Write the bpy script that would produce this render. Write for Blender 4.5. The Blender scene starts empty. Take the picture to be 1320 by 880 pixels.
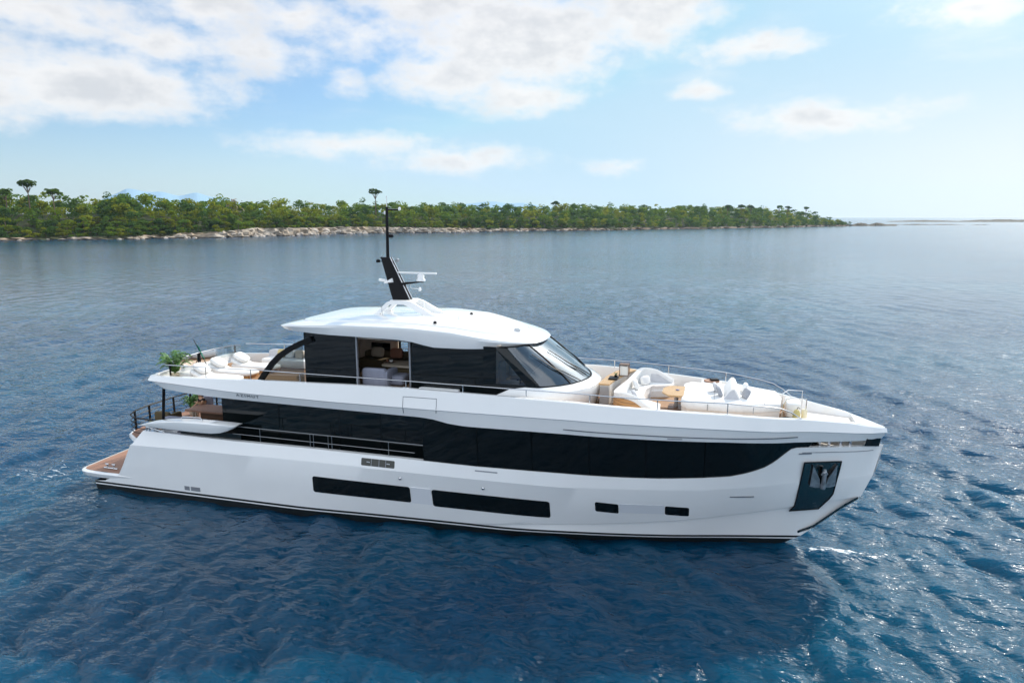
import bpy, bmesh, math, random
import numpy as np
from mathutils import Vector, Matrix

R = math.radians
C = bpy.context.scene.collection
SC = bpy.context.scene

# ------------------------------------------------------------------ camera, sky, sun, exposure
cam_d = bpy.data.cameras.new('camera')
cam_d.sensor_width = 36.0
cam_d.lens = 24.0
cam_d.clip_start = 0.1
cam_d.clip_end = 40000
cam = bpy.data.objects.new('camera', cam_d)
C.objects.link(cam)
cam.location = (25.0, -23.65, 11.0)
cam.rotation_euler = (R(90 - 10.305), 0, R(16.5))
SC.camera = cam

SUN_AZ, SUN_EL = 24.0, 35.0          # azimuth from +Y towards +X
sun_d = bpy.data.lights.new('sun', 'SUN')
sun_d.energy = 3.6
sun_d.angle = R(0.6)
sun_d.color = (1.0, 0.93, 0.82)
sun = bpy.data.objects.new('sun', sun_d)
C.objects.link(sun)
sd = Vector((math.sin(R(SUN_AZ)) * math.cos(R(SUN_EL)), math.cos(R(SUN_AZ)) * math.cos(R(SUN_EL)), math.sin(R(SUN_EL))))
sun.rotation_euler = sd.to_track_quat('Z', 'Y').to_euler()

SC.view_settings.view_transform = 'Standard'
SC.view_settings.look = 'None'
SC.view_settings.gamma = 1.0
SC.view_settings.use_curve_mapping = False
SC.view_settings.exposure = 0.45
SC.render.engine = 'CYCLES'
SC.cycles.use_denoising = True
SC.cycles.max_bounces = 8
SC.cycles.transparent_max_bounces = 12
SC.cycles.volume_bounces = 0
SC.cycles.sample_clamp_indirect = 6.0
SC.cycles.sample_clamp_direct = 3.5
SC.cycles.caustics_reflective = False
SC.cycles.caustics_refractive = False


class NT:
    """small node-graph helper"""
    def __init__(s, tree):
        s.t = tree
        s.n = tree.nodes
        s.l = tree.links
    def new(s, typ, **kw):
        n = s.n.new(typ)
        for k, v in kw.items():
            setattr(n, k, v)
        return n
    def put(s, sock, v):
        if isinstance(v, bpy.types.NodeSocket):
            s.l.new(v, sock)
        elif v is not None:
            sock.default_value = v
    def math(s, op, a, b=None, c=None, clamp=False):
        n = s.new('ShaderNodeMath', operation=op, use_clamp=clamp)
        s.put(n.inputs[0], a)
        if b is not None: s.put(n.inputs[1], b)
        if c is not None: s.put(n.inputs[2], c)
        return n.outputs[0]
    def vmath(s, op, a, b=None):
        n = s.new('ShaderNodeVectorMath', operation=op)
        s.put(n.inputs[0], a)
        if b is not None: s.put(n.inputs[1], b)
        return n.outputs[0]
    def mix(s, f, a, b):
        n = s.new('ShaderNodeMix', data_type='RGBA')
        s.put(n.inputs['Factor'], f)
        s.put(n.inputs[6], a)
        s.put(n.inputs[7], b)
        return n.outputs[2]
    def noise(s, vec, scale, detail=4, rough=0.55, dist=0.0, col=False):
        n = s.new('ShaderNodeTexNoise')
        s.put(n.inputs['Vector'], vec)
        s.put(n.inputs['Scale'], scale)
        n.inputs['Detail'].default_value = detail
        n.inputs['Roughness'].default_value = rough
        n.inputs['Distortion'].default_value = dist
        return n.outputs['Color' if col else 'Fac']
    def sstep(s, v, lo, hi, a=0.0, b=1.0):
        n = s.new('ShaderNodeMapRange', interpolation_type='SMOOTHSTEP')
        s.put(n.inputs[0], v); s.put(n.inputs[1], lo); s.put(n.inputs[2], hi)
        s.put(n.inputs[3], a); s.put(n.inputs[4], b)
        return n.outputs[0]
    def xyz(s, v):
        n = s.new('ShaderNodeSeparateXYZ')
        s.put(n.inputs[0], v)
        return n.outputs
    def comb(s, x, y, z):
        n = s.new('ShaderNodeCombineXYZ')
        s.put(n.inputs[0], x); s.put(n.inputs[1], y); s.put(n.inputs[2], z)
        return n.outputs[0]


def build_world():
    w = bpy.data.worlds.new('World')
    SC.world = w
    w.use_nodes = True
    g = NT(w.node_tree)
    g.n.clear()
    out = g.new('ShaderNodeOutputWorld')
    bg = g.new('ShaderNodeBackground')
    g.l.new(bg.outputs[0], out.inputs[0])
    sky = g.new('ShaderNodeTexSky', sky_type='NISHITA')
    sky.sun_disc = False
    sky.sun_elevation = R(SUN_EL)
    sky.sun_rotation = R(SUN_AZ)
    sky.air_density = 1.0
    sky.dust_density = 0.6
    sky.ozone_density = 2.0
    tc = g.new('ShaderNodeTexCoord')
    d = g.vmath('NORMALIZE', tc.outputs['Generated'])
    X, Y, Z = g.xyz(d)
    az = g.math('MULTIPLY', g.math('ARCTAN2', X, Y), 57.29578)
    el = g.math('MULTIPLY', g.math('ARCSINE', Z), 57.29578)
    # domain warp so that the cloud edges billow
    uv = g.comb(g.math('MULTIPLY', az, 0.55), el, 0.0)
    wr = g.xyz(g.noise(uv, 0.30, 3, 0.6, col=True))
    azw = g.math('ADD', az, g.math('MULTIPLY', g.math('SUBTRACT', wr[0], 0.5), 5.0))
    elw = g.math('ADD', el, g.math('MULTIPLY', g.math('SUBTRACT', wr[1], 0.5), 2.2))
    blobs = [(-47.5, 9.0, 12.5, 3.4, 1.0), (-55, 8.0, 10, 3.2, 1.0), (-50, 13.2, 12, 2.6, .72), (-42.5, 12.0, 7, 2.2, .78),
             (-38.8, 14.6, 6, 2.4, .8), (-33, 14.6, 5, 1.8, .7), (-29.6, 10.4, 2.6, 1.6, .42), (-36, 12.2, 8, 2.4, .62), (-28, 13.8, 7, 2.2, .6),
             (-16, 13.6, 12, 4.6, 1.15), (-21.0, 10.8, 6.5, 2.8, .95), (-15.5, 9.6, 6.5, 2.0, .85), (-6.0, 15.5, 7, 4.0, 1.0), (-22, 16.5, 9, 3, 1.0),
             (-1.8, 9.9, 2.6, 1.4, .72), (2.0, 12.2, 6.5, 1.3, .66), (7.0, 7.3, 9.0, 1.7, .72), (-20.5, 4.7, 8.5, 1.5, .74),
             (-29.0, 5.7, 10.0, 1.4, .66), (15.0, 13.6, 4.6, 1.5, .7), (-8, 3.8, 2.6, .8, .42)]
    val = None
    for (cu, cv, ru, rv, wt) in blobs:
        du = g.math('DIVIDE', g.math('SUBTRACT', azw, cu), ru)
        dv = g.math('DIVIDE', g.math('SUBTRACT', elw, cv), rv)
        q = g.math('SQRT', g.math('ADD', g.math('MULTIPLY', du, du), g.math('MULTIPLY', dv, dv)))
        b = g.math('MULTIPLY', g.math('SUBTRACT', 1.0, q), wt)
        val = b if val is None else g.math('SMOOTH_MAX', val, b, 0.12)
    # open sky round the rest of the dome: broken cloud everywhere else
    dn = g.noise(d, 2.6, 5, 0.6)
    other = g.sstep(g.math('ADD', dn, g.math('ADD', g.sstep(Y, .25, -.35, -.07, .12), g.sstep(az, -20.0, -55.0, 0.0, .12))), 0.45, 0.62)  # cover thickened behind the view and at upper left to add light
    outside = g.sstep(g.math('ABSOLUTE', g.math('ADD', az, 16.0)), 46.0, 62.0)
    high = g.sstep(el, 17.0, 26.0)
    outw = g.math('MAXIMUM', outside, high)
    n1 = g.noise(uv, 0.42, 9, 0.60)
    n2 = g.noise(uv, 1.5, 6, 0.6)
    dens = g.math('ADD', val, g.math('MULTIPLY', g.math('SUBTRACT', n1, 0.5), 1.2))
    dens = g.math('ADD', dens, g.math('MULTIPLY', g.math('SUBTRACT', n2, 0.5), 0.38))
    m = g.sstep(dens, -0.04, 0.66)
    thin = g.sstep(g.noise(g.comb(g.math('MULTIPLY', az, .25), el, 3.0), 0.35, 6, .6), .50, .78, 0.0, 0.35)
    m = g.math('MAXIMUM', m, g.math('MULTIPLY', thin, g.sstep(el, 5, 11)))
    m = g.math('ADD', g.math('MULTIPLY', m, g.math('SUBTRACT', 1.0, outw)), g.math('MULTIPLY', other, outw))
    # thick middles and undersides of a cloud let less light through
    shade = g.sstep(g.math('ADD', g.math('MULTIPLY', n1, 0.7), g.math('MULTIPLY', dens, 0.5)), 0.45, 1.0)
    ccol = g.mix(shade, (9.1, 8.85, 8.6, 1), (6.5, 6.5, 6.6, 1))
    ccol = g.mix(outw, ccol, g.mix(g.sstep(Y, .35, -.45), (9.5, 9.6, 9.8, 1), (11.0, 12.0, 13.4, 1)))      # unseen cloud behind the view, brightened to light the near hull
    skyc = g.vmath('MINIMUM', g.vmath('MULTIPLY', sky.outputs[0], (.80, 1.0, 1.20)), (4.3, 6.5, 8.1))
    skyc = g.mix(0.20, skyc, (4.6, 6.8, 8.2, 1))
    # bright milky air towards the sun and along the horizon
    glow = g.math('MULTIPLY', g.sstep(az, -30.0, 32.0), g.sstep(el, 15.0, 1.0))
    glow = g.math('MULTIPLY', glow, g.sstep(g.math('ABSOLUTE', g.math('SUBTRACT', az, 25.0)), 95.0, 5.0))
    low = g.sstep(el, 9.0, -1.0, 0.0, 0.30)
    skyb = g.mix(g.math('MAXIMUM', g.math('MULTIPLY', glow, 0.85), low), skyc, (9.1, 9.1, 9.0, 1))
    # unseen high veil, added to brighten what the water reflects
    skyb = g.mix(g.math('MULTIPLY', g.sstep(el, 15.0, 28.0), g.sstep(g.noise(d, 1.7, 5, .6), .3, .75, .25, .75)), skyb, (4.6, 7.2, 9.8, 1))
    col = g.mix(g.math('MULTIPLY', m, 0.90), skyb, ccol)
    # aureole: the wide bright halo of hazy air round the sun
    dt = g.new('ShaderNodeVectorMath', operation='DOT_PRODUCT')
    g.put(dt.inputs[0], d); dt.inputs[1].default_value = tuple(sd)
    au = g.math('POWER', g.math('MAXIMUM', dt.outputs['Value'], 0.0), 44.0)
    col = g.vmath('ADD', col, g.vmath('MULTIPLY', (40.0, 39.0, 37.0), g.comb(au, au, au)))
    g.put(bg.inputs[0], col)
    bg.inputs[1].default_value = 0.085
build_world()


# ------------------------------------------------------------------ materials
MATS = {}
def mat(name, col=(.8, .8, .8), rough=.5, metal=0.0, spec=.5, coat=0.0, build=None):
    if name in MATS: return MATS[name]
    m = bpy.data.materials.new(name)
    m.use_nodes = True
    b = m.node_tree.nodes['Principled BSDF']
    b.inputs['Base Color'].default_value = (*col, 1)
    b.inputs['Roughness'].default_value = rough
    b.inputs['Metallic'].default_value = metal
    b.inputs['Specular IOR Level'].default_value = spec
    b.inputs['Coat Weight'].default_value = coat
    b.inputs['Coat Roughness'].default_value = 0.05
    if build: build(NT(m.node_tree), b)
    MATS[name] = m
    return m

def vary(scale, amount, rough_amt=0.0, stretch=(1, 1, 1)):
    """gentle tone change over the surface (weathering, weave)"""
    def f(g, b):
        c = tuple(b.inputs['Base Color'].default_value)
        tc = g.new('ShaderNodeTexCoord')
        v = g.vmath('MULTIPLY', tc.outputs['Object'], stretch)
        n = g.noise(v, scale, 5, .6)
        lo = tuple(x * (1 - amount) for x in c[:3]) + (1,)
        hi = tuple(min(1, x * (1 + amount)) for x in c[:3]) + (1,)
        g.put(b.inputs['Base Color'], g.mix(g.sstep(n, .3, .7), lo, hi))
        if rough_amt:
            r = b.inputs['Roughness'].default_value
            g.put(b.inputs['Roughness'], g.sstep(n, .3, .7, max(0, r - rough_amt), r + rough_amt))
    return f

def teak(plank=.07, c1=(.42, .235, .115), c2=(.30, .155, .07), axis='Y'):
    def f(g, b):
        tc = g.new('ShaderNodeTexCoord')
        X, Y, Z = g.xyz(tc.outputs['Object'])
        a = Y if axis == 'Y' else Z
        fr = g.math('FRACT', g.math('DIVIDE', a, plank))
        seam = g.math('LESS_THAN', fr, .10)
        idx = g.math('FLOOR', g.math('DIVIDE', a, plank))
        wn = g.new('ShaderNodeTexWhiteNoise', noise_dimensions='1D')
        g.put(wn.inputs['W'], idx)
        n = g.noise(g.vmath('MULTIPLY', tc.outputs['Object'], (1.5, 30, 30)), 1.0, 4, .6)
        t = g.math('ADD', g.math('MULTIPLY', wn.outputs[0], .5), g.math('MULTIPLY', n, .5))
        col = g.mix(t, (*c1, 1), (*c2, 1))
        g.put(b.inputs['Base Color'], g.mix(seam, col, (.05, .035, .025, 1)))
    return f

def fabric(scale=160, amt=.25):
    def f(g, b):
        c = tuple(b.inputs['Base Color'].default_value)
        tc = g.new('ShaderNodeTexCoord')
        n = g.noise(tc.outputs['Object'], 6, 4, .6)
        bm = g.new('ShaderNodeBump')
        bm.inputs['Strength'].default_value = amt
        bm.inputs['Distance'].default_value = .03
        g.put(bm.inputs['Height'], n)
        g.put(b.inputs['Normal'], bm.outputs[0])
        g.put(b.inputs['Base Color'], g.mix(g.sstep(n, .3, .7), tuple(x * .93 for x in c[:3]) + (1,), c))
    return f

GEL = mat('white_gelcoat', (.83, .825, .81), .10, coat=1.0, build=vary(.5, .02, .04))
GELW = mat('white_paint', (.83, .83, .82), .3)
BLACKG = mat('black_glass', (.003, .005, .0055), .03, spec=.42)
BLACKP = mat('black_paint', (.004, .004, .005), .45, spec=.2)
GAPB = mat('black_sealant', (.001, .001, .001), .4, spec=.1)
BOOT = mat('black_antifouling', (.008, .011, .012), .4)
STEEL = mat('stainless_steel', (.62, .62, .63), .18, metal=1.0)
def _ripple(g, b):
    tc = g.new('ShaderNodeTexCoord')
    bm = g.new('ShaderNodeBump'); bm.inputs['Strength'].default_value = .35; bm.inputs['Distance'].default_value = .05
    g.put(bm.inputs['Height'], g.noise(tc.outputs['Object'], 5, 3, .6)); g.put(b.inputs['Normal'], bm.outputs[0])
DSTEEL = mat('polished_dark_steel', (.20, .19, .18), .07, metal=1.0, build=_ripple)
LGREYP = mat('silver_white_paint', (.70, .71, .73), .25)
STEELD = mat('brushed_steel', (.34, .35, .36), .3, metal=1.0)
GREY = mat('grey_metal', (.30, .31, .33), .35, metal=.4)
LGREY = mat('light_grey_metal', (.5, .52, .54), .35, metal=.2)
TEAK = mat('teak_deck', (.4, .22, .1), .6, build=teak())
TEAKV = mat('teak_panel', (.45, .25, .1), .45, build=teak(.12, (.55, .30, .12), (.44, .22, .08), 'Z'))
TEAKT = mat('teak_table', (.5, .3, .14), .4, build=teak(.06, (.60, .39, .19), (.50, .30, .13)))
TEAKD = mat('weathered_teak', (.3, .2, .12), .65, build=teak(.07, (.37, .20, .13), (.27, .135, .085)))
CREAM = mat('cream_paint', (.72, .66, .60), .5)
WCUSH = mat('white_cushion', (.82, .81, .79), .9, spec=.15, build=fabric())
GCUSH = mat('grey_cushion', (.36, .37, .40), .9, spec=.15, build=fabric())
LCUSH = mat('pale_grey_cushion', (.58, .58, .60), .9, spec=.15, build=fabric())
BCUSH = mat('beige_cushion', (.55, .47, .37), .9, spec=.15, build=fabric())
DCUSH = mat('olive_fabric', (.13, .10, .055), .9, spec=.15, build=fabric())
PGREY = mat('lilac_grey_fabric', (.30, .31, .38), .9, spec=.15, build=fabric())
BEIGEW = mat('beige_wall', (.70, .58, .47), .6, build=vary(2, .1))
WOODD = mat('dark_wood', (.16, .09, .05), .4, build=teak(.2, (.18, .10, .06), (.12, .065, .035), 'Z'))
LEAF = mat('palm_leaf', (.09, .20, .04), .5, build=vary(4, .5))
POT = mat('cream_pot', (.60, .52, .40), .6)
YELL = mat('yellow_canvas', (.52, .43, .17), .7)
SKIN = mat('skin', (.55, .30, .17), .5)
HAIR = mat('brown_hair', (.07, .025, .015), .5)
CLOTH_B = mat('black_cloth', (.012, .012, .014), .9)
CLOTH_O = mat('ochre_sleeve', (.62, .30, .04), .8)
INK = mat('dark_lettering', (.05, .06, .08), .4)
GROOVE = mat('shadow_gap', (.05, .06, .075), .5)
FLAGC = mat('green_flag', (.0, .16, .10), .8)

def glassmat(name, tint, rmin, gl=(.9, .95, 1)):
    m = bpy.data.materials.new(name)
    m.use_nodes = True
    g = NT(m.node_tree)
    g.n.clear()
    o = g.new('ShaderNodeOutputMaterial')
    tr = g.new('ShaderNodeBsdfTransparent'); tr.inputs[0].default_value = (*tint, 1)
    gs = g.new('ShaderNodeBsdfGlossy'); gs.inputs[0].default_value = (*gl, 1); gs.inputs['Roughness'].default_value = .02
    fr = g.new('ShaderNodeFresnel'); fr.inputs[0].default_value = 1.5
    f = g.math('MINIMUM', g.math('ADD', g.math('MULTIPLY', fr.outputs[0], 1.6), rmin), 1.0)
    mx = g.new('ShaderNodeMixShader')
    g.put(mx.inputs[0], f)
    g.l.new(tr.outputs[0], mx.inputs[1]); g.l.new(gs.outputs[0], mx.inputs[2])
    g.l.new(mx.outputs[0], o.inputs[0])
    return m
WSGLASS = glassmat('windscreen_glass', (.34, .40, .42), .10)
CLEARG = glassmat('clear_glass', (.82, .88, .88), .02)
TINTG = glassmat('tinted_glass', (.30, .34, .34), .03)


# ------------------------------------------------------------------ mesh helpers
class MB:
    def __init__(s): s.v = []; s.f = []
    def add(s, vs, fs):
        o = len(s.v)
        s.v += [tuple(map(float, v)) for v in vs]
        s.f += [tuple(i + o for i in f) for f in fs]
        return s
    def box(s, x0, x1, y0, y1, z0, z1, M=None):
        vs = [Vector((x, y, z)) for z in (z0, z1) for y in (y0, y1) for x in (x0, x1)]
        if M: vs = [M @ v for v in vs]
        return s.add(vs, [(0, 2, 3, 1), (4, 5, 7, 6), (0, 1, 5, 4), (2, 6, 7, 3), (0, 4, 6, 2), (1, 3, 7, 5)])
    def grid(s, rows, closed=False):
        n = len(rows[0]); vs = [p for r in rows for p in r]; fs = []
        for i in range(len(rows) - 1):
            for j in range(n if closed else n - 1):
                k = (j + 1) % n
                fs.append((i * n + j, i * n + k, (i + 1) * n + k, (i + 1) * n + j))
        return s.add(vs, fs)
    def cap(s, ring):
        return s.add(ring, [tuple(range(len(ring)))])
    def prism(s, poly, z0, z1):
        """poly: (x, y) list"""
        n = len(poly)
        vs = [(p[0], p[1], z0) for p in poly] + [(p[0], p[1], z1) for p in poly]
        fs = [tuple(range(n - 1, -1, -1)), tuple(range(n, 2 * n))] + [(i, (i + 1) % n, n + (i + 1) % n, n + i) for i in range(n)]
        return s.add(vs, fs)
    def xprism(s, poly, y0, y1):
        """poly: (x, z) list, extruded in y"""
        n = len(poly)
        vs = [(p[0], y0, p[1]) for p in poly] + [(p[0], y1, p[1]) for p in poly]
        fs = [tuple(range(n)), tuple(range(2 * n - 1, n - 1, -1))] + [(i, n + i, n + (i + 1) % n, (i + 1) % n) for i in range(n)]
        return s.add(vs, fs)
    def tube(s, pts, r, n=8, caps=True):
        pts = [Vector(p) for p in pts]
        rr = r if isinstance(r, (list, tuple)) else [r] * len(pts)
        rings = []; up = None
        for i, p in enumerate(pts):
            t = (pts[min(i + 1, len(pts) - 1)] - pts[max(i - 1, 0)]).normalized()
            if up is None: up = Vector((0, 0, 1)) if abs(t.z) < .9 else Vector((1, 0, 0))
            a = t.cross(up).normalized(); b = a.cross(t).normalized(); up = b
            rings.append([p + (a * math.cos(2 * math.pi * k / n) + b * math.sin(2 * math.pi * k / n)) * rr[i] for k in range(n)])
        s.grid(rings, True)
        if caps: s.cap(rings[0][::-1]); s.cap(rings[-1])
        return s
    def lathe(s, prof, c=(0, 0, 0), n=20):
        rings = [[(c[0] + r * math.cos(2 * math.pi * k / n), c[1] + r * math.sin(2 * math.pi * k / n), c[2] + z) for k in range(n)] for r, z in prof]
        s.grid(rings, True); s.cap(rings[0][::-1]); s.cap(rings[-1])
        return s
    def soft(s, size, e=.35, M=None, nu=20, nv=12, puff=0.0):
        """a rounded, slightly puffed cushion; size = full extents, base at z = 0"""
        sx, sy, sz = (q / 2 for q in size)
        def pw(c, e): return math.copysign(abs(c) ** e, c)
        rows = []
        for i in range(nv + 1):
            ph = -math.pi / 2 + math.pi * i / nv
            row = []
            for j in range(nu):
                th = 2 * math.pi * (j + .5) / nu
                x = pw(math.cos(ph), e) * pw(math.cos(th), e); y = pw(math.cos(ph), e) * pw(math.sin(th), e); z = pw(math.sin(ph), e if not puff else .9)
                p = Vector((x * sx, y * sy, z * sz + sz))
                row.append(M @ p if M else p)
            rows.append(row)
        s.grid(rows, True)
        return s
    def build(s, name, m, parent=None, ang=40, label=None):
        me = bpy.data.meshes.new(name)
        me.from_pydata(s.v, [], s.f)
        me.materials.append(m)
        bm = bmesh.new(); bm.from_mesh(me)
        bmesh.ops.remove_doubles(bm, verts=bm.verts, dist=1e-5)
        bmesh.ops.recalc_face_normals(bm, faces=bm.faces)
        bm.to_mesh(me); bm.free()
        if ang:
            me.polygons.foreach_set('use_smooth', [True] * len(me.polygons))
            me.set_sharp_from_angle(angle=R(ang))
        o = bpy.data.objects.new(name, me)
        C.objects.link(o)
        if parent is not None: attach(o, parent)
        if label: o['label'] = label
        return o

def world_loc(o):
    v = Vector((0, 0, 0))
    while o is not None:
        v += o.location; o = o.parent
    return v

def attach(o, parent):
    """child geometry is given in the frame of the thing, whose root carries location and turn"""
    o.parent = parent

def tag(o, label, cat, group=None, kind=None):
    o['label'] = label; o['category'] = cat
    if group: o['group'] = group
    if kind: o['kind'] = kind
    return o

def thing(name, loc, label, cat, group=None, rz=0):
    o = bpy.data.objects.new(name, None)
    o.empty_display_size = .3
    C.objects.link(o)
    o.location = loc; o.rotation_euler = (0, 0, rz)
    return tag(o, label, cat, group)

def copy_tree(o, loc, rz=None, label=None, scale=None):
    r = o.copy(); C.objects.link(r); r.location = loc
    if rz is not None: r.rotation_euler = (0, 0, rz)
    if scale is not None: r.scale = scale
    if label: r['label'] = label
    for ch in o.children:
        c = ch.copy(); C.objects.link(c); c.parent = r
        for g in ch.children:
            d = g.copy(); C.objects.link(d); d.parent = c
    return r

I = lambda x, xs, ys: float(np.interp(x, xs, ys))
TR = lambda x, y, z: Matrix.Translation((x, y, z))
def RO(a, ax): return Matrix.Rotation(R(a), 4, ax)


# ------------------------------------------------------------------ sea
def build_sea():
    rng = np.random.default_rng(5)
    ang = np.concatenate([np.linspace(-62, 62, 1250), np.linspace(62, 298, 90)[1:-1]])   # round from the view side
    ang = np.radians(ang - 10.0)
    rad = np.concatenate([[0.5, 2, 4, 6], 7 * np.exp(np.linspace(0, np.log(14000 / 7.0), 1250))])
    A, Rd = np.meshgrid(ang, rad)
    x = 25.0 + Rd * np.sin(A); y = -23.65 + Rd * np.cos(A)
    z = np.zeros_like(x)
    dx = np.zeros_like(x); dy = np.zeros_like(x)
    step = np.maximum(Rd * 0.0062, 0.02)
    wind = math.radians(205)         # travel direction of the wind sea
    for i in range(150):
        L = 0.36 * (3.8 / 0.36) ** (rng.random())
        th = wind + rng.normal(0, .62)
        k = 2 * np.pi / L
        a = 0.0063 * L ** 0.52 * (0.55 + .9 * rng.random())
        ph = rng.random() * 2 * np.pi
        cut = np.clip((L / step - 3.0) / 3.0, 0, 1) if L < 500 else 1
        arg = k * (x * np.cos(th) + y * np.sin(th)) + ph
        s = np.sin(arg)
        z += cut * a * s
        dx -= cut * a * .85 * np.cos(th) * np.cos(arg); dy -= cut * a * .85 * np.sin(th) * np.cos(arg)
    # gusts: patches of livelier and calmer water
    gust = 1 + .28 * np.sin(x * .05 + 1.3 * np.sin(y * .037)) * np.sin(y * .061 + 1.1)
    # the lee of the yacht is a little calmer
    lee = 1 - .45 * np.exp(-((np.clip(np.abs(x - 15.5) - 14, 0, None) / 5) ** 2 + (np.clip(np.abs(y + 4) - 3, 0, None) / 4) ** 2))
    lee = lee * np.interp(Rd, [0, 24, 60, 200], [1.0, 1.0, .68, .6])      # calmer water out towards the island
    z *= gust * lee; dx *= gust * lee; dy *= gust * lee
    # small bow wave and stern wash
    z += .10 * np.exp(-((x - 29.6) / 1.3) ** 2 - ((y + .3 + (29.6 - x) * .3) / .5) ** 2)
    x = x + dx; y = y + dy
    nr, na = x.shape
    v = np.stack([x, y, z], -1).reshape(-1, 3)
    i0 = (np.arange(nr - 1)[:, None] * na + np.arange(na)[None, :])
    j1 = (np.arange(na) + 1) % na
    i1 = (np.arange(nr - 1)[:, None] * na + j1[None, :])
    q = np.stack([i0, i0 + na, i1 + na, i1], -1).reshape(-1, 4)
    me = bpy.data.meshes.new('sea')
    me.vertices.add(len(v)); me.vertices.foreach_set('co', v.ravel())
    me.loops.add(q.size); me.loops.foreach_set('vertex_index', q.ravel().astype(np.int32))
    me.polygons.add(len(q))
    me.polygons.foreach_set('loop_start', np.arange(0, q.size, 4, dtype=np.int32))
    me.polygons.foreach_set('use_smooth', np.ones(len(q), bool))
    me.update(calc_edges=True)
    m = bpy.data.materials.new('sea_water')
    m.use_nodes = True
    g = NT(m.node_tree)
    b = g.n['Principled BSDF']
    geo = g.new('ShaderNodeNewGeometry')
    P = geo.outputs['Position']
    X, Y, Z = g.xyz(P)
    # deep blue body colour with slow drifts of teal
    n = g.noise(P, .045, 3, .5)
    body = g.mix(g.sstep(n, .35, .7), (.0004, .026, .075, 1), (.0008, .054, .102, 1))
    # foam: stern wash on the left, bow wave on the right
    def patch(cx, cy, rx, ry):
        a = g.math('DIVIDE', g.math('SUBTRACT', X, cx), rx); c = g.math('DIVIDE', g.math('SUBTRACT', Y, cy), ry)
        return g.math('SUBTRACT', 1.0, g.math('SQRT', g.math('ADD', g.math('MULTIPLY', a, a), g.math('MULTIPLY', c, c))))
    fz = g.noise(g.vmath('MULTIPLY', P, (1.3, 2.6, 1.0)), 2.2, 7, .68, .6)
    bow = g.math('MAXIMUM', g.math('MULTIPLY', patch(29.4, -.35, 2.3, .34), .98), g.math('MAXIMUM', g.math('MULTIPLY', patch(31.5, -.1, 3.0, .7), .6), g.math('MULTIPLY', patch(27.0, -1.5, 3.2, .5), .35)))
    ster = g.math('MAXIMUM', g.math('MULTIPLY', patch(-2.5, -2.2, 4.5, 2.4), .62), g.math('MULTIPLY', patch(1.5, -4.0, 4.2, 1.2), .6))
    fo = g.sstep(g.math('ADD', g.math('MAXIMUM', bow, ster), g.math('MULTIPLY', g.math('SUBTRACT', fz, .5), 2.4)), .62, .95)
    fo = g.math('MULTIPLY', fo, g.sstep(g.math('MAXIMUM', bow, ster), -.15, .2))
    g.put(b.inputs['Base Color'], g.mix(fo, body, (.72, .77, .80, 1)))
    b.inputs['IOR'].default_value = 1.333
    b.inputs['Subsurface Weight'].default_value = 1.0
    b.inputs['Subsurface Radius'].default_value = (1.0, 1.0, 1.0)
    b.inputs['Subsurface Scale'].default_value = 5.0
    b.inputs['Specular IOR Level'].default_value = .5
    dist = g.math('SQRT', g.math('ADD', g.math('POWER', g.math('SUBTRACT', X, 20.0), 2.0), g.math('POWER', g.math('ADD', Y, 24.0), 2.0)))
    g.put(b.inputs['Roughness'], g.math('ADD', g.sstep(dist, 40.0, 300.0, .03, .16), g.math('MULTIPLY', fo, .4)))
    # ripples too small for the mesh
    r1 = g.noise(g.vmath('MULTIPLY', P, (.75, 1.15, 1)), 2.6, 2.5, .5, .3)
    r2 = g.noise(g.vmath('MULTIPLY', P, (.6, 1.2, 1)), .6, 2, .5, .3)
    r3 = g.noise(g.vmath('MULTIPLY', P, (.35, 1.0, 1)), .06, 4, .6, .4)
    h = g.math('ADD', g.math('MULTIPLY', r1, g.sstep(dist, 20, 140, .10, .03)), g.math('MULTIPLY', r2, g.sstep(dist, 25, 120, .17, .10)))
    h = g.math('ADD', h, g.math('MULTIPLY', r3, g.sstep(dist, 60, 600, .0, 1.0)))
    bm = g.new('ShaderNodeBump')
    bm.inputs['Strength'].default_value = 1.0
    bm.inputs['Distance'].default_value = 1.0
    g.put(bm.inputs['Height'], h)
    g.put(b.inputs['Normal'], bm.outputs[0])
    me.materials.append(m)
    o = bpy.data.objects.new('sea', me)
    C.objects.link(o)
    tag(o, 'rippled deep blue sea all round the yacht', 'sea', kind='structure')
build_sea()


# ------------------------------------------------------------------ wooded island behind
COAST = [(-560, 130), (-420, 175), (-305, 224), (-253, 253), (-230, 316), (-201, 404), (-134, 491), (-56, 582), (85, 765), (179, 927), (196, 960)]
_cl = np.array(COAST, float)
_seg = np.linalg.norm(np.diff(_cl, axis=0), axis=1); _cum = np.concatenate([[0], np.cumsum(_seg)])
def coast(s):
    """point at arc length s and the inland direction"""
    x = np.interp(s, _cum, _cl[:, 0]); y = np.interp(s, _cum, _cl[:, 1])
    x2 = np.interp(s + 25, _cum, _cl[:, 0]); y2 = np.interp(s + 25, _cum, _cl[:, 1])
    x1 = np.interp(s - 25, _cum, _cl[:, 0]); y1 = np.interp(s - 25, _cum, _cl[:, 1])
    t = np.array([x2 - x1, y2 - y1]); t /= np.linalg.norm(t) + 1e-9
    return np.array([x, y]), np.array([-t[1], t[0]])
STOT = _cum[-1]
def wob(s): return 5 * math.sin(s * .043) + 3.5 * math.sin(s * .11 + 1) + 1.5 * math.sin(s * .31 + 2)
def rock_h(s):
    """height of the rocky shelf along the shore"""
    return I(s, [0, 260, 330, 370, 400, 490, 560, 610, 720, 950, STOT], [1.1, 1.1, 1.6, 3.2, 5.2, 4.8, 3.4, 2.3, 1.9, 1.7, 1.9])
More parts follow.
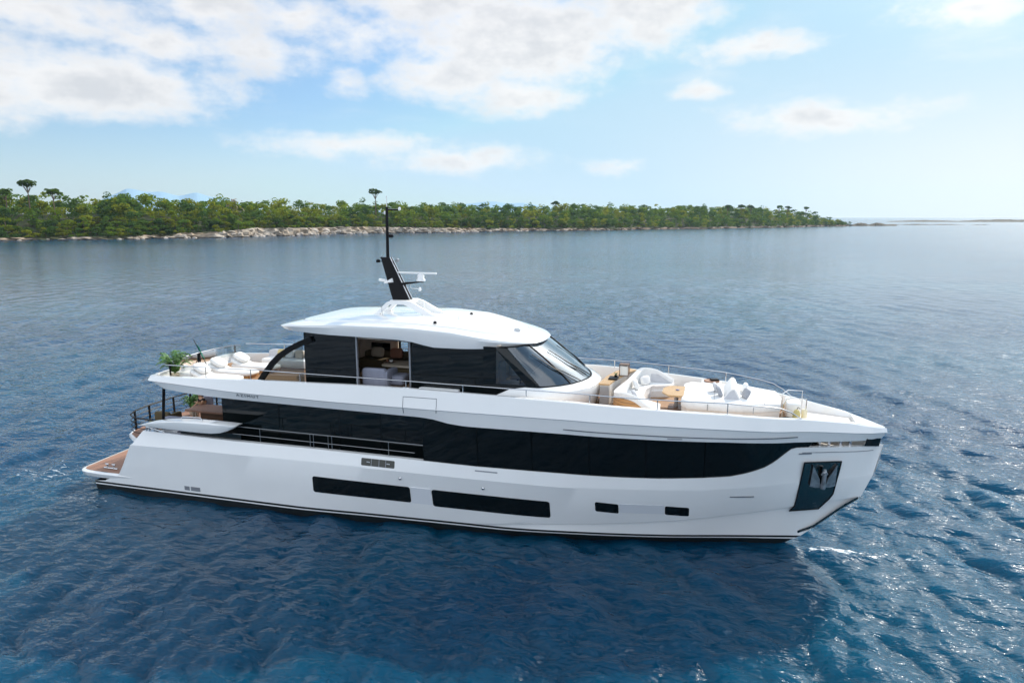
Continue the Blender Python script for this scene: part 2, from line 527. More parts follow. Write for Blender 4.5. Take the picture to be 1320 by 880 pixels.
def land_h(s, d):
    rh = rock_h(s)
    top = I(s, [0, 420, 700, 1000, STOT - 60, STOT], [11.6, 11.6, 11.0, 11.6, 10.5, 3.0])
    if d < 0: return -1.5
    t = min(1, d / 4.0)
    h = rh * (t * t * (3 - 2 * t)) * .85
    t2 = min(1, max(0, (d - 6) / 50))
    return h + (top - rh) * (t2 * t2 * (3 - 2 * t2)) + .12 * d / 10

def build_island():
    rng = random.Random(3)
    ss = np.concatenate([np.arange(0, 760, 2.2), np.arange(760, STOT, 4.0)])
    ds = [-4, -1, 0, .7, 1.5, 2.5, 3.6, 5, 7, 10, 15, 24, 40, 70, 110, 170]
    rows = []
    for s in ss:
        p, n = coast(s); w = wob(s)
        row = []
        for d in ds:
            j = 1.6 * math.sin(s * .9 + d * 1.7) + 1.2 * math.sin(s * .37 - d) if d < 9 else 0
            q = p + n * (d + w + j * .7)
            z = land_h(s, d)
            if 0 < d < 9: z += rng.uniform(-.55, .55) * min(1, rock_h(s) / 3)
            if d <= 0: z = -1.0 if d < 0 else rng.uniform(-.2, .3)
            row.append((q[0], q[1], z))
        rows.append(row)
    mb = MB().grid(rows)
    shore = [max(0.0, min(1.0, (1.5 + 1.5 * rock_h(s) + 2.0 * math.sin(s * .21) - d) / 2.0)) for s in ss for d in ds]
    def f(g, b):
        geo = g.new('ShaderNodeNewGeometry')
        P = geo.outputs['Position']; X, Y, Z = g.xyz(P)
        n = g.noise(P, .35, 6, .65); n2 = g.noise(P, .05, 3, .6)
        rock = g.mix(g.sstep(n, .3, .7), (.20, .155, .115, 1), (.50, .43, .35, 1))
        rock = g.mix(g.sstep(n2, .45, .65), rock, (.33, .25, .17, 1))
        wet = g.sstep(g.math('ADD', Z, g.math('MULTIPLY', n, .8)), .5, 1.25)
        rock = g.mix(wet, (.035, .03, .026, 1), rock)
        soil = g.mix(g.sstep(n, .35, .65), (.055, .05, .022, 1), (.035, .05, .016, 1))
        zz = g.math('ADD', Z, g.math('MULTIPLY', g.math('SUBTRACT', n, .5), 2.5))
        at = g.new('ShaderNodeAttribute', attribute_name='shore')
        rock = g.mix(g.sstep(Y, 430.0, 620.0, 0.0, .7), rock, (.15, .10, .065, 1))
        g.put(b.inputs['Base Color'], g.mix(g.sstep(g.math('ADD', at.outputs['Fac'], g.math('MULTIPLY', g.math('SUBTRACT', n, .5), .8)), .3, .7), soil, rock))
    o = mb.build('island_terrain', mat('island_ground', (.3, .3, .2), .9, spec=.2, build=f), ang=0)
    co = {}
    for p, v in zip(mb.v, shore): co[tuple(round(q, 2) for q in p)] = v
    at = o.data.attributes.new('shore', 'FLOAT', 'POINT')
    at.data.foreach_set('value', [co.get(tuple(round(q, 2) for q in v.co), 0.0) for v in o.data.vertices])
    tag(o, 'long low island with a pale rocky shore across the water', 'island', kind='structure')
build_island()

PINE_COLS = [(.122, .158, .012), (.090, .138, .014), (.150, .168, .014), (.066, .115, .016), (.046, .088, .018)]
def leafmat(i, c):
    def f(g, b):
        geo = g.new('ShaderNodeNewGeometry')
        n = g.noise(geo.outputs['Position'], .9, 3, .6)
        oi = g.new('ShaderNodeObjectInfo')
        t = g.math('ADD', g.math('MULTIPLY', n, .6), g.math('MULTIPLY', oi.outputs['Random'], .4))
        lo = tuple(x * .62 for x in c) + (1,); hi = tuple(x * 1.35 for x in c) + (1,)
        g.put(b.inputs['Base Color'], g.mix(g.sstep(t, .25, .75), lo, hi))
        tl = g.new('ShaderNodeBsdfTranslucent')
        g.put(tl.inputs[0], g.mix(g.sstep(t, .25, .75), tuple(x * 1.9 for x in lo[:3]) + (1,), tuple(x * 2.0 for x in hi[:3]) + (1,)))
        mx = g.new('ShaderNodeMixShader'); mx.inputs[0].default_value = .42
        g.l.new(b.outputs[0], mx.inputs[1]); g.l.new(tl.outputs[0], mx.inputs[2])
        g.l.new(mx.outputs[0], g.n['Material Output'].inputs[0])
    return mat('pine_needles_%s' % 'abcde'[i], c, .75, spec=.04, build=f)
LEAVES = [leafmat(i, c) for i, c in enumerate(PINE_COLS)]
BARK = mat('pine_bark', (.16, .11, .08), .9, spec=.1, build=vary(2, .3))
DEADW = mat('bare_grey_twigs', (.30, .24, .19), .9, spec=.1)

def tufts(rng, lobes, per_area, size):
    """leaf clumps spread on and in flattened lobes: returns verts (n,4,3)"""
    out = []
    for (c, r) in lobes:
        n = int(per_area * (r[0] * r[1] + r[0] * r[2] + r[1] * r[2]))
        d = rng.normal(size=(n, 3)); d /= np.linalg.norm(d, axis=1)[:, None]
        keep = rng.random(n) < np.where(d[:, 2] < -.35, .35, 1)
        d = d[keep]; n = len(d)
        rr = rng.uniform(.78, 1.04, n)[:, None]
        p = np.array(c) + d * np.array(r) * rr
        nrm = d + rng.normal(0, .30, (n, 3)) + np.array([0, 0, .35]); nrm /= np.linalg.norm(nrm, axis=1)[:, None]
        a = np.cross(nrm, rng.normal(size=(n, 3))); a /= np.linalg.norm(a, axis=1)[:, None] + 1e-9
        bb = np.cross(nrm, a)
        s = (size * rng.uniform(.6, 1.4, n))[:, None]; s2 = s * rng.uniform(.55, 1.0, n)[:, None]
        out.append(np.stack([p - a * s, p - bb * s2 + nrm * s * .2, p + a * s, p + bb * s2 - nrm * s * .15], 1))
    return np.concatenate(out)

def crown_mesh(rng, kind):
    lobes = []; limbs = []
    if kind == 'broad':        # Aleppo pine: broad irregular crown nearly to the ground
        H = 10.0
        for k in range(13):
            a = rng.random() * 6.28; rr = 3.6 * math.sqrt(rng.random()); z = rng.uniform(.9, 8.4)
            rr *= 1.3 - z / 13
            lobes.append(((rr * math.cos(a), rr * math.sin(a), z), (rng.uniform(1.5, 2.6), rng.uniform(1.5, 2.6), rng.uniform(1.0, 1.7))))
        lobes.append(((0, 0, 8.7), (1.7, 1.7, 1.0)))
    elif kind == 'tall':
        H = 11.5
        for k in range(13):
            a = rng.random() * 6.28; z = rng.uniform(1.4, 10.0); rr = 2.5 * math.sqrt(rng.random()) * (1.3 - z / 16)
            lobes.append(((rr * math.cos(a), rr * math.sin(a), z), (rng.uniform(1.2, 1.8), rng.uniform(1.2, 1.8), rng.uniform(.8, 1.3))))
    elif kind == 'umbrella':   # bare trunk under a flat, lobed top
        H = 12.5
        for k in range(8):
            a = k * .785 + rng.random() * .5; rr = rng.uniform(1.0, 2.9); z = rng.uniform(10.4, 12.0)
            lobes.append(((rr * math.cos(a), rr * math.sin(a), z), (rng.uniform(1.1, 1.7), rng.uniform(1.1, 1.7), rng.uniform(.6, .9))))
            limbs.append(((0, 0, 7.2), (rr * math.cos(a), rr * math.sin(a), z - .3)))
        lobes.append(((0, 0, 12.0), (1.4, 1.4, .6)))
    elif kind == 'bush':
        H = 4.0
        for k in range(6):
            a = rng.random() * 6.28; rr = rng.uniform(.2, 1.7); z = rng.uniform(.9, 2.6)
            lobes.append(((rr * math.cos(a), rr * math.sin(a), z), (rng.uniform(1.0, 1.5), rng.uniform(1.0, 1.5), rng.uniform(.7, 1.1))))
    t = tufts(rng, lobes, 7.0 if kind != 'umbrella' else 11, .50)
    trunk = MB()
    top = max(l[0][2] for l in lobes)
    bx, by = rng.normal(0, .35, 2)
    trunk.tube([(0, 0, -1.0), (bx * .5, by * .5, top * .4), (bx, by, top * .75), (bx * .6, by * .6, top)], [.28, .22, .15, .06], 6)
    for l in (limbs or [((bx, by, top * .6), tuple(lobes[k][0])) for k in range(0, len(lobes), 2)]):
        trunk.tube([l[0], ((l[0][0] + l[1][0]) / 2, (l[0][1] + l[1][1]) / 2, (l[0][2] + l[1][2]) / 2 + .3), l[1]], [.12, .08, .04], 5)
    return t, trunk, H

def quad_object(name, q, m, parent=None):
    me = bpy.data.meshes.new(name)
    v = q.reshape(-1, 3); nq = len(q)
    me.vertices.add(len(v)); me.vertices.foreach_set('co', v.astype(np.float32).ravel())
    me.loops.add(nq * 4); me.loops.foreach_set('vertex_index', np.arange(nq * 4, dtype=np.int32))
    me.polygons.add(nq); me.polygons.foreach_set('loop_start', np.arange(0, nq * 4, 4, dtype=np.int32))
    me.update(calc_edges=True)
    me.materials.append(m)
    o = bpy.data.objects.new(name, me); C.objects.link(o)
    if parent: o.parent = parent
    return o

def build_trees():
    rng = np.random.default_rng(11)
    kinds = ['broad'] * 4 + ['tall'] * 3 + ['bush'] * 2
    lab = {'broad': 'broad rounded green pine in the island wood', 'tall': 'narrow upright green pine in the island wood', 'bush': 'low green shrub on the island shore'}
    nam = {'broad': 'pine_tree', 'tall': 'tall_pine_tree', 'bush': 'shore_shrub'}
    protos = []
    for i, k in enumerate(kinds):
        t, tr, H = crown_mesh(rng, k)
        protos.append((k, t, tr, H, i))
    spots = []
    s = 255.0
    for d0, step, jit in ((7, 3.6, 2.5), (13, 4.2, 3), (20, 4.8, 4), (29, 5.4, 5), (40, 6.0, 6), (53, 6.6, 7), (66, 7.0, 7), (82, 7.0, 7), (98, 7.5, 8)):
        s = 40.0
        while s < STOT - 14:
            edge = I(s, [0, STOT - 90, STOT - 12], [1, 1, .25])
            d = (d0 + rng.uniform(-jit, jit) * .6 + I(s, [360, 420, 700, 900], [0, 4, 3, 2])) * edge
            spots.append((s + rng.uniform(-1, 1) * step * .4, d, d0))
            s += step * (1.0 + .0006 * max(0, s - 600)) * rng.uniform(.75, 1.25)
    info = []
    for (s, d, d0) in spots:
        p, n = coast(s); q = p + n * (d + wob(s))
        if d0 == 7 and rng.random() < .55: k = rng.integers(7, 9)
        else: k = rng.integers(0, 7)
        sc = (rng.uniform(1.05, 1.28) if rng.random() < .2 else rng.uniform(.70, 1.0)) * (I(d, [0, 10, 20, 40, 60], [.5, .56, .68, .86, .98]) if k < 7 else rng.uniform(.5, .95) / .9)
        sc *= I(s, [0, STOT - 70, STOT - 10], [1, 1, .72])
        dist = math.hypot(q[0] - 25, q[1] + 23)
        info.append((d / 30 + dist / 300 + (0 if k < 7 else .25) + (9 if s < 240 else 0), q, land_h(s, d) - .3, int(k), sc, rng.uniform(0, 6.28), rng.integers(0, 5) if s < 560 else min(4, rng.integers(1, 6))))
    info.sort(key=lambda a: a[0])
    first = {}
    rest = {c: [] for c in range(5)}
    for n_, (key, q, z, k, sc, rz, ci) in enumerate(info):
        kind, t, tr, H, pi = protos[k]
        if n_ < 290:
            kk = (k, ci)
            if kk not in first:
                base = first.get(k)
                o = thing(nam[kind], (q[0], q[1], z), lab[kind], 'shrub' if kind == 'bush' else 'tree', 'shrubs along the island shore' if kind == 'bush' else 'pines of the island wood', rz)
                cr = quad_object('crown', t, LEAVES[ci], o)
                if base is None:
                    tk = tr.build('trunk', BARK, o); first[k] = tk
                else:
                    tk = base.copy(); C.objects.link(tk); tk.parent = o
                first[kk] = o
                o.scale = (sc * 1.15, sc * 1.15, sc * rng.uniform(.78, .98))
            else:
                copy_tree(first[kk], (q[0], q[1], z), rz, scale=(sc * 1.15, sc * 1.15, sc * rng.uniform(.78, .98)))
        else:
            c, s_ = math.cos(rz), math.sin(rz)
            M = np.array([[c, -s_, 0], [s_, c, 0], [0, 0, 1]])
            w = (t[::2] * np.array([1.25, 1.25, 1.1])) if kind != 'bush' else t
            rest[ci].append((w.reshape(-1, 3) * sc) @ M.T + np.array([q[0], q[1], z]))
    woods = [np.concatenate([a.reshape(-1, 4, 3) for a in v]) for v in rest.values() if v]
    allq = np.concatenate(woods)
    me_o = quad_object('far_woodland', allq, LEAVES[1])
    for ci in (0, 2, 3, 4): me_o.data.materials.append(LEAVES[ci])
    idx = np.concatenate([np.full(len(w), i, np.int32) for i, w in enumerate(woods)])
    remap = np.array([1, 0, 2, 3, 4], np.int32)
    me_o.data.polygons.foreach_set('material_index', remap[idx])
    tag(me_o, 'dense pine wood filling the middle and far end of the island', 'wood', kind='stuff')
    # trees that stand clear of the canopy
    def single(name, px, label, kind, sc, col, zoff=0, dead=False):
        t, tr, H = crown_mesh(rng, kind)
        if dead: t = t[::6] * 1.0
        (x, y, z) = px
        o = thing(name, (x, y, z + zoff), label, 'tree', None, rng.uniform(0, 6))
        quad_object('crown', t, DEADW if dead else LEAVES[col], o)
        tr.build('trunk', DEADW if dead else BARK, o)
        o.scale = (sc, sc, sc)
    single('umbrella_pine', (-322, 255, 13.5), 'tall umbrella pine with clustered flat tops standing clear of the wood at far left', 'umbrella', 1.34, 3)
    single('umbrella_pine', (-311, 260, 12.0), 'lower umbrella pine leaning beside the tall one at far left', 'umbrella', 1.08, 3)
    single('umbrella_pine', (-332, 250, 12.0), 'small dark rounded pine rising left of the tall umbrella pines', 'umbrella', 1.08, 3)
    single('umbrella_pine', (-220.5, 446, 14.0), 'lone umbrella pine above the canopy behind the yacht mast', 'umbrella', 1.4, 4)
    single('bare_tree', (-266, 345, 9.0), 'pale leafless tree top among the green pines', 'broad', 1.42, 0, dead=True)
    single('umbrella_pine', (-118, 600, 11), 'small umbrella pine poking up right of the roof in the middle of the wood', 'umbrella', 1.15, 4)
    single('cypress_tree', (-97.5, 625, 10), 'thin dark cypress spike above the middle of the wood', 'tall', 1.25, 4)
    for i, (x, y, s_) in enumerate([(35, 760, 1.18), (50, 785, 1.25), (60, 790, 1.2), (95, 860, 1.25), (106, 872, 1.2), (132, 925, 1.2)]):
        single('umbrella_pine', (x, y, 9), 'far umbrella pine on the hazy skyline of the island end', 'umbrella', s_, 4)
    for o in [o for o in C.objects if o.get('label') == 'far umbrella pine on the hazy skyline of the island end']:
        o['group'] = 'far umbrella pines on the skyline'
build_trees()

def build_rocks():
    rng = random.Random(8)
    ROCK = mat('limestone', (.42, .36, .30), .9, spec=.2, build=vary(.5, .45))
    ms = []
    for k in range(6):
        bm = bmesh.new()
        bmesh.ops.create_icosphere(bm, subdivisions=2, radius=1)
        for v in bm.verts:
            v.co *= .7 + .5 * random.Random(hash((k, round(v.co.x * 3), round(v.co.y * 3), round(v.co.z * 3)))).random()
            v.co.z *= .75
        me = bpy.data.meshes.new('boulder'); bm.to_mesh(me); bm.free()
        me.materials.append(ROCK)
        ms.append(me)
    for i in range(150):
        s = rng.uniform(340, 620) if i < 92 else rng.uniform(255, 340) if i < 100 else rng.uniform(620, STOT - 5)
        p, n = coast(s); d = rng.uniform(-1.0, 3.5)
        q = p + n * (d + wob(s))
        o = bpy.data.objects.new('boulder', ms[rng.randrange(6)]); C.objects.link(o)
        sc = rng.uniform(.5, 1.5) * (1 + .25 * (rock_h(s) - 2))
        o.location = (q[0], q[1], max(0, land_h(s, max(0, d)) * .6) - .1); o.scale = (sc * rng.uniform(.9, 1.6), sc, sc * rng.uniform(.7, 1.2)); o.rotation_euler = (0, 0, rng.uniform(0, 6))
        tag(o, 'pale weathered limestone boulder on the island shore', 'boulder', 'boulders along the island shore')
    # low spit beyond the island's end, and islets
    def reef(name, pts, label, hmax, wid, seed):
        r = random.Random(seed); rows = []
        n = 70
        for i in range(n + 1):
            t = i / n
            x = pts[0][0] + (pts[1][0] - pts[0][0]) * t; y = pts[0][1] + (pts[1][1] - pts[0][1]) * t
            e = math.sin(math.pi * min(1, max(0, t))) ** .4 * (.35 + .65 * abs(math.sin(t * 9 + seed)) * r.uniform(.7, 1.0))
            rows.append([(x, y - wid, -.8), (x, y - wid * .5, hmax * e * r.uniform(.2, .7) - .1), (x, y, hmax * e), (x, y + wid * .5, hmax * e * .6), (x, y + wid, -.8)])
        o = MB().grid(rows).build(name, mat('reef_rock', (.10, .085, .06), .9, spec=.2, build=vary(.2, .5)), ang=0)
        tag(o, label, 'rocks', kind='structure')
    reef('rocky_spit', ((180, 946), (250, 985)), 'low brown rocky spit running out from the end of the island', 4.5, 10, 2)
    reef('reef', ((252, 1100), (372, 1135)), 'line of dark reef rocks awash beyond the spit', 1.4, 6, 4)
    reef('reef', ((378, 1130), (405, 1134)), 'last short piece of dark reef at the right', .8, 4, 5)
    reef('low_islet', ((420, 1850), (1000, 1950)), 'long flat dark islet near the horizon at right', 6.5, 30, 7)
    # faint mountains, most of their haze painted as pale blue in the base colour
    def ridge(az0, az1, dist, hs, seed, name, label):
        r = random.Random(seed); rows = []
        n = 80
        for i in range(n + 1):
            t = i / n; a = R(az0 + (az1 - az0) * t)
            h = I(t, np.linspace(0, 1, len(hs)), hs) * (1 + .05 * math.sin(t * 21 + seed) + .03 * math.sin(t * 47))
            row = []
            for k, (dd, f) in enumerate([(0, -.02), (120, .5), (300, 1.0), (600, .4), (900, -.02)]):
                row.append((25 + (dist + dd) * math.sin(a), -24 + (dist + dd) * math.cos(a), h * f - (2 if k in (0, 4) else 0)))
            rows.append(row)
        o = MB().grid(rows).build(name, mat('haze_blue_hills', (.28, .43, .55), .9, spec=.1), ang=0)
        tag(o, label, 'hills', kind='structure')
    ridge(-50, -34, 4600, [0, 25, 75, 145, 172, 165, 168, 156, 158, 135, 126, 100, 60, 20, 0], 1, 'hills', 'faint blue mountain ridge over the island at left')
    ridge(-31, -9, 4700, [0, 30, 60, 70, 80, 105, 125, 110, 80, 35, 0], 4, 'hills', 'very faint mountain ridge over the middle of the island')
build_rocks()

# ------------------------------------------------------------------ haze
def build_haze():
    o = MB().box(-5000, 5000, -1500, 6000, -2.0, 225.0).build('haze', mat('haze_air'), ang=0)
    m = o.data.materials[0]
    g = NT(m.node_tree); g.n.clear()
    out = g.new('ShaderNodeOutputMaterial')
    v = g.new('ShaderNodeVolumePrincipled')
    v.inputs['Color'].default_value = (.62, .82, 1.0, 1)
    v.inputs['Density'].default_value = HAZE
    v.inputs['Anisotropy'].default_value = .3
    g.l.new(v.outputs[0], out.inputs['Volume'])
    tag(o, 'pale sea haze filling the air over the water', 'haze', kind='stuff')
HAZE = 0.000065
build_haze()


# ------------------------------------------------------------------ the yacht: hull form
def stem(z): return I(z, [-.6, 0, .3, .68, 1.51, 1.93, 2.91, 3.66, 4.35, 5.3], [26.9, 27.7, 28.2, 28.6, 29.46, 29.97, 30.34, 30.48, 30.55, 30.6])
BT = [(-.6, [0, 2.1, 4.6, 7.2, 9.8, 11.5, 14.5, 18, 21, 27.5], [.05, .4, 1.0, 1.5, 1.95, 2.1, 2.4, 2.7, 2.8, 2.9]),
      (.25, [0, 2.1, 4.6, 7.2, 9.8, 11.5, 14.5, 18, 21, 27.5], [.08, .65, 1.35, 1.9, 2.3, 2.4, 2.6, 2.85, 2.9, 3.0]),
      (1.9, [0, 2, 4, 6, 8, 10, 13, 17, 21, 29], [.06, .75, 1.45, 2.0, 2.4, 2.65, 2.8, 2.9, 2.95, 3.0]),
      (3.9, [0, .6, 2.8, 3.5, 4.9, 7.2, 9.5, 12.3, 17.7, 22.5, 27], [.06, .5, 1.5, 1.87, 2.35, 2.8, 3.0, 3.0, 2.92, 2.8, 2.6]),
      (5.0, [0, .5, 2.8, 3.5, 4.9, 7.2, 9.5, 12.3, 17.7, 22.5, 26], [.05, .4, 1.5, 1.85, 2.3, 2.72, 2.93, 2.9, 2.8, 2.68, 2.5])]
_BC = {}
def smooth_interp(x, xs, ys):
    """monotone cubic through the table so the plating stays fair"""
    key = id(ys)
    if key not in _BC:
        n = len(xs); d = [(ys[i + 1] - ys[i]) / (xs[i + 1] - xs[i]) for i in range(n - 1)]
        m = [d[0]] + [0 if d[i - 1] * d[i] <= 0 else 2 * d[i - 1] * d[i] / (d[i - 1] + d[i]) for i in range(1, n - 1)] + [d[-1]]
        _BC[key] = m
    m = _BC[key]
    if x <= xs[0]: return ys[0]
    if x >= xs[-1]: return ys[-1]
    i = max(k for k in range(len(xs) - 1) if xs[k] <= x)
    h = xs[i + 1] - xs[i]; t = (x - xs[i]) / h
    return ((2 * t ** 3 - 3 * t ** 2 + 1) * ys[i] + (t ** 3 - 2 * t ** 2 + t) * h * m[i] + (-2 * t ** 3 + 3 * t ** 2) * ys[i + 1] + (t ** 3 - t ** 2) * h * m[i + 1])
def HB(x, z):
    """half breadth of the hull side"""
    d = max(0.0, stem(z) - x)
    return I(z, [t[0] for t in BT], [smooth_interp(d, t[1], t[2]) for t in BT])

def side_rows(levels, n, sgn):
    """levels: (x_start, zfun, offset[, x_end]); rows of points along one side"""
    rows = []
    for lv in levels:
        x0, zf, off = lv[:3]
        x1 = lv[3] if len(lv) > 3 else None
        if x1 is None:
            x1 = 30.0
            for _ in range(20): x1 = stem(zf(x1))
        row = []
        for i in range(n + 1):
            t = i / n; t = 1 - (1 - t) ** 1.35
            x = x0 + (x1 - x0) * t; z = zf(x)
            o = off(x) if callable(off) else off
            row.append((x, sgn * max(.035, HB(x, z) + o), z))
        rows.append(row)
    return rows

def poly(xs, ys): return lambda x: I(x, xs, ys)
Z_CREASE = poly([3.0, 6, 11, 14.3, 20.4, 25, 28, 30], [2.06, 2.14, 2.18, 2.2, 2.2, 2.3, 2.55, 2.7])
Z_CHINE = poly([0, 18.0, 19.5, 21.35, 23.9, 25.9, 27.7, 28.8, 29.8, 30], [.42, .45, .58, .71, .94, 1.23, 1.52, 1.72, 1.91, 1.95])
Z_TOP = poly([3.4, 7.8, 11.2, 15, 17.5, 20.4, 22.4, 23.6, 24.8, 25.8, 26.34, 26.8, 27.13, 27.39, 27.61, 27.8, 30.5],
             [2.64, 2.63, 2.67, 2.66, 2.64, 2.68, 2.68, 2.70, 2.76, 2.84, 2.97, 3.15, 3.37, 3.63, 3.82, 3.85, 3.77])
Z_BAND = poly([4.3, 5.5, 7.15, 14.3, 15.6, 16.1, 16.6, 17.2, 20.9, 25.7, 28.0, 30.4], [4.38, 4.29, 4.25, 4.25, 4.25, 4.21, 4.12, 4.08, 4.13, 4.12, 4.04, 3.99])
Z_KNUCK = poly([3.5, 3.9, 7.8, 12, 16, 21, 24, 25.7, 28.5, 30.5], [4.68, 4.67, 4.56, 4.54, 4.58, 4.64, 4.61, 4.56, 4.4, 4.23])
Z_CAP = poly([3.5, 3.9, 8.1, 12.8, 15, 20.9, 23.3, 25.6, 27, 28, 29.4, 30.5], [4.8, 4.81, 5.0, 5.16, 5.2, 5.18, 5.08, 4.99, 4.87, 4.78, 4.6, 4.34])
DECK = 4.50
MAIN = 2.18

YX = 15.0
yacht = thing('motor_yacht', (YX, 0, 0), 'long white motor yacht with black window bands lying still on the sea', 'yacht')
class YB(MB):
    """mesh in the yacht's own frame"""
    def put(s, name, m, parent=None, ang=40, label=None):
        s.v = [(v[0] - YX, v[1], v[2]) for v in s.v]
        return s.build(name, m, parent or yacht, ang, label)

def HS(x, z):
    """the plating itself: the topmost strake leans in above the crease"""
    zc, zt = Z_CREASE(x) + .05, Z_TOP(x)
    return HB(x, z) + (I(z, [zc, zt], [0, -.10]) if z < zt + .05 else 0)

def surf_strip(mb, xs, lo, hi, off, sgn=-1, thick=.02):
    """a panel lying on the hull side, proud by off"""
    a = [(x, sgn * (HS(x, lo(x)) + off), lo(x)) for x in xs]; b = [(x, sgn * (HS(x, hi(x)) + off), hi(x)) for x in xs]
    ai = [(p[0], p[1] - sgn * thick, p[2]) for p in a]; bi = [(p[0], p[1] - sgn * thick, p[2]) for p in b]
    mb.grid([ai, a, b, bi])
    for k in (0, -1): mb.add([ai[k], a[k], b[k], bi[k]], [(0, 1, 2, 3)])
    return mb

def rounded(x0, x1, r, z0, z1):
    """z limits of a rounded panel along x"""
    def inset(x):
        e = min(x - x0, x1 - x)
        return r - math.sqrt(max(0, r * r - (r - e) ** 2)) if e < r else 0
    xs = sorted(set([x0 + r * (1 - math.cos(a * math.pi / 12)) for a in range(7)] + [x1 - r * (1 - math.cos(a * math.pi / 12)) for a in range(7)] + list(np.linspace(x0 + r, x1 - r, 12))))
    return xs, (lambda x: z0(x) + inset(x)), (lambda x: z1(x) - inset(x))

# ---- lower hull
def build_hull():
    mb = YB()
    def ch_in(x): return -I(x, [18.5, 20.5, 29], [0, .085, .085])
    for s in (-1, 1):
        rows = side_rows([(1.0, lambda x: .36, 0.0),
                          (1.55, Z_CHINE, ch_in), (1.56, lambda x: Z_CHINE(x) + .03, 0.0),
                          (2.2, lambda x: max(.68, Z_CHINE(x) + .05), 0.0),
                          (2.5, lambda x: max(1.15, Z_CHINE(x) + .09), 0.0),
                          (2.97, Z_CREASE, 0.012), (3.06, lambda x: Z_CREASE(x) + .05, 0.0),
                          (3.46, Z_TOP, -.10), (3.5, Z_TOP, -.28), (3.5, lambda x: MAIN - .05 if x < 27.3 else Z_TOP(x) - .3, -.34)], 110, s)
        for r_ in rows[-2:]:                       # inner face never crosses the centre
            for i, p in enumerate(r_): r_[i] = (p[0], s * max(.03, abs(p[1])), p[2])
        mb.grid(rows)
        # swept after edge of the quarter, a hand's breadth thick
        edge = [r_[0] for r_ in rows[3:8]]
        mb.grid([edge, [(p[0] + .02, p[1] - s * .30, p[2]) for p in edge], [(p[0] + 1.4, p[1] - s * .32, p[2]) for p in edge]])
    # stem bar closes the two sides
    zs = [.36, .68, 1.1, 1.51, 1.93, 2.4, 2.91, 3.3, 3.66, 3.77]
    mb.grid([[(stem(z) + .004, -.04, z) for z in zs], [(stem(z) + .03, 0, z) for z in zs], [(stem(z) + .004, .04, z) for z in zs]])
    # transom between the quarters
    mb.grid([[(2.55, y, .72) for y in (-2.75, 0, 2.75)], [(3.0, y, 1.6) for y in (-2.75, 0, 2.75)], [(3.2, y, 2.12) for y in (-2.72, 0, 2.72)]])
    hull = mb.put('hull', GEL, ang=18)
    # black bottom with the thin white line
    mb = YB()
    for s in (-1, 1):
        rows = side_rows([(1.15, lambda x: -.6, 0.0), (1.0, lambda x: .1, -.01), (.98, lambda x: .362, -.012)], 90, s)
        mb.grid(rows)
        mb.add([rows[0][0], rows[1][0], rows[2][0], (rows[2][0][0], 0, .362), (rows[0][0][0], 0, -.6)], [(0, 1, 2, 3, 4)])
    mb.put('bottom', BOOT, hull)
    mb = YB()
    for s in (-1, 1):
        a = side_rows([(1.02, lambda x: .235 - .01 * (x > 27), .012), (1.02, lambda x: .285, .012)], 90, s)
        mb.grid(a)
    mb.put('waterline_stripe', GELW, hull)
    # side windows
    for (x0, x1, z0, z1, r) in ((11.2, 15.05, 1.03, 1.655, .09), (15.87, 20.06, .945, 1.62, .09), (21.57, 22.33, 1.31, 1.70, .06), (23.82, 24.59, 1.26, 1.63, .06)):
        dz = (0.06 if x0 > 20 else .03)
        xs, lo, hi = rounded(x0, x1, r, lambda x: z0 - dz * (x - x0) / (x1 - x0), lambda x: z1 - dz * (x - x0) / (x1 - x0))
        f = surf_strip(YB(), xs, lambda x: lo(x), lambda x: hi(x), .010).put('hull_window', BLACKG, hull)
    # shallow pressed panels between the windows
    xs = list(np.linspace(22.36, 23.80, 8))
    surf_strip(YB(), xs, lambda x: 1.285, lambda x: 1.665, .006).put('window_infill', LGREYP, hull)
    xs = list(np.linspace(15.08, 15.84, 6))
    surf_strip(YB(), xs, lambda x: .99, lambda x: 1.63, .006).put('window_infill', LGREYP, hull)
    # mooring hatch with two bollards in it
    xs, lo, hi = rounded(13.22, 14.52, .04, lambda x: 2.285, lambda x: 2.545)
    h = surf_strip(YB(), xs, lo, hi, .006).put('mooring_hatch', mat('hatch_shadow', (.07, .07, .06), .5), hull)
    for x in (13.62, 13.92, 14.18):
        surf_strip(YB(), [x - .010, x + .010], lambda x: 2.29, lambda x: 2.54, .016).put('hatch_bar', GREY, h)
    for x in (13.5, 14.28):
        YB().tube([(x - .06, -HS(x, 2.42) - .015, 2.425), (x + .06, -HS(x, 2.42) - .015, 2.415)], .016).put('bollard', LGREY, h)
    # exhaust grilles at the quarter
    for x0, x1 in ((5.42, 5.66), (5.72, 6.15)):
        surf_strip(YB(), [x0, x1], lambda x: .445, lambda x: .615, .008).put('exhaust_grille', GREY, hull)
    # small scupper slots, deck lights and panel gaps
    for x0, x1, z in ((17.5, 18.3, 2.50), (25.85, 26.6, 2.05), (27.85, 28.25, 3.62)):
        surf_strip(YB(), [x0, (x0 + x1) / 2, x1], lambda x: z - .02, lambda x: z + .025, .006).put('scupper', GREY, hull)
    surf_strip(YB(), list(np.linspace(27.95, 30.2, 12)), lambda x: 3.655 - .02 * (x - 28), lambda x: 3.675 - .02 * (x - 28), .006).put('rubbing_line', GREY, hull)
    for x, z in ((14.72, 1.93), (17.78, 1.88)):
        YB().soft((.10, .06, .10), .8, TR(x, -HB(x, z) - .01, z - .05), 10, 6).put('courtesy_light', STEEL, hull)
    # anchor plate: polished panel with the anchor drawn up against it
    def PB(x, z, o=.012): return (x, -(HB(x, z) + o), z)
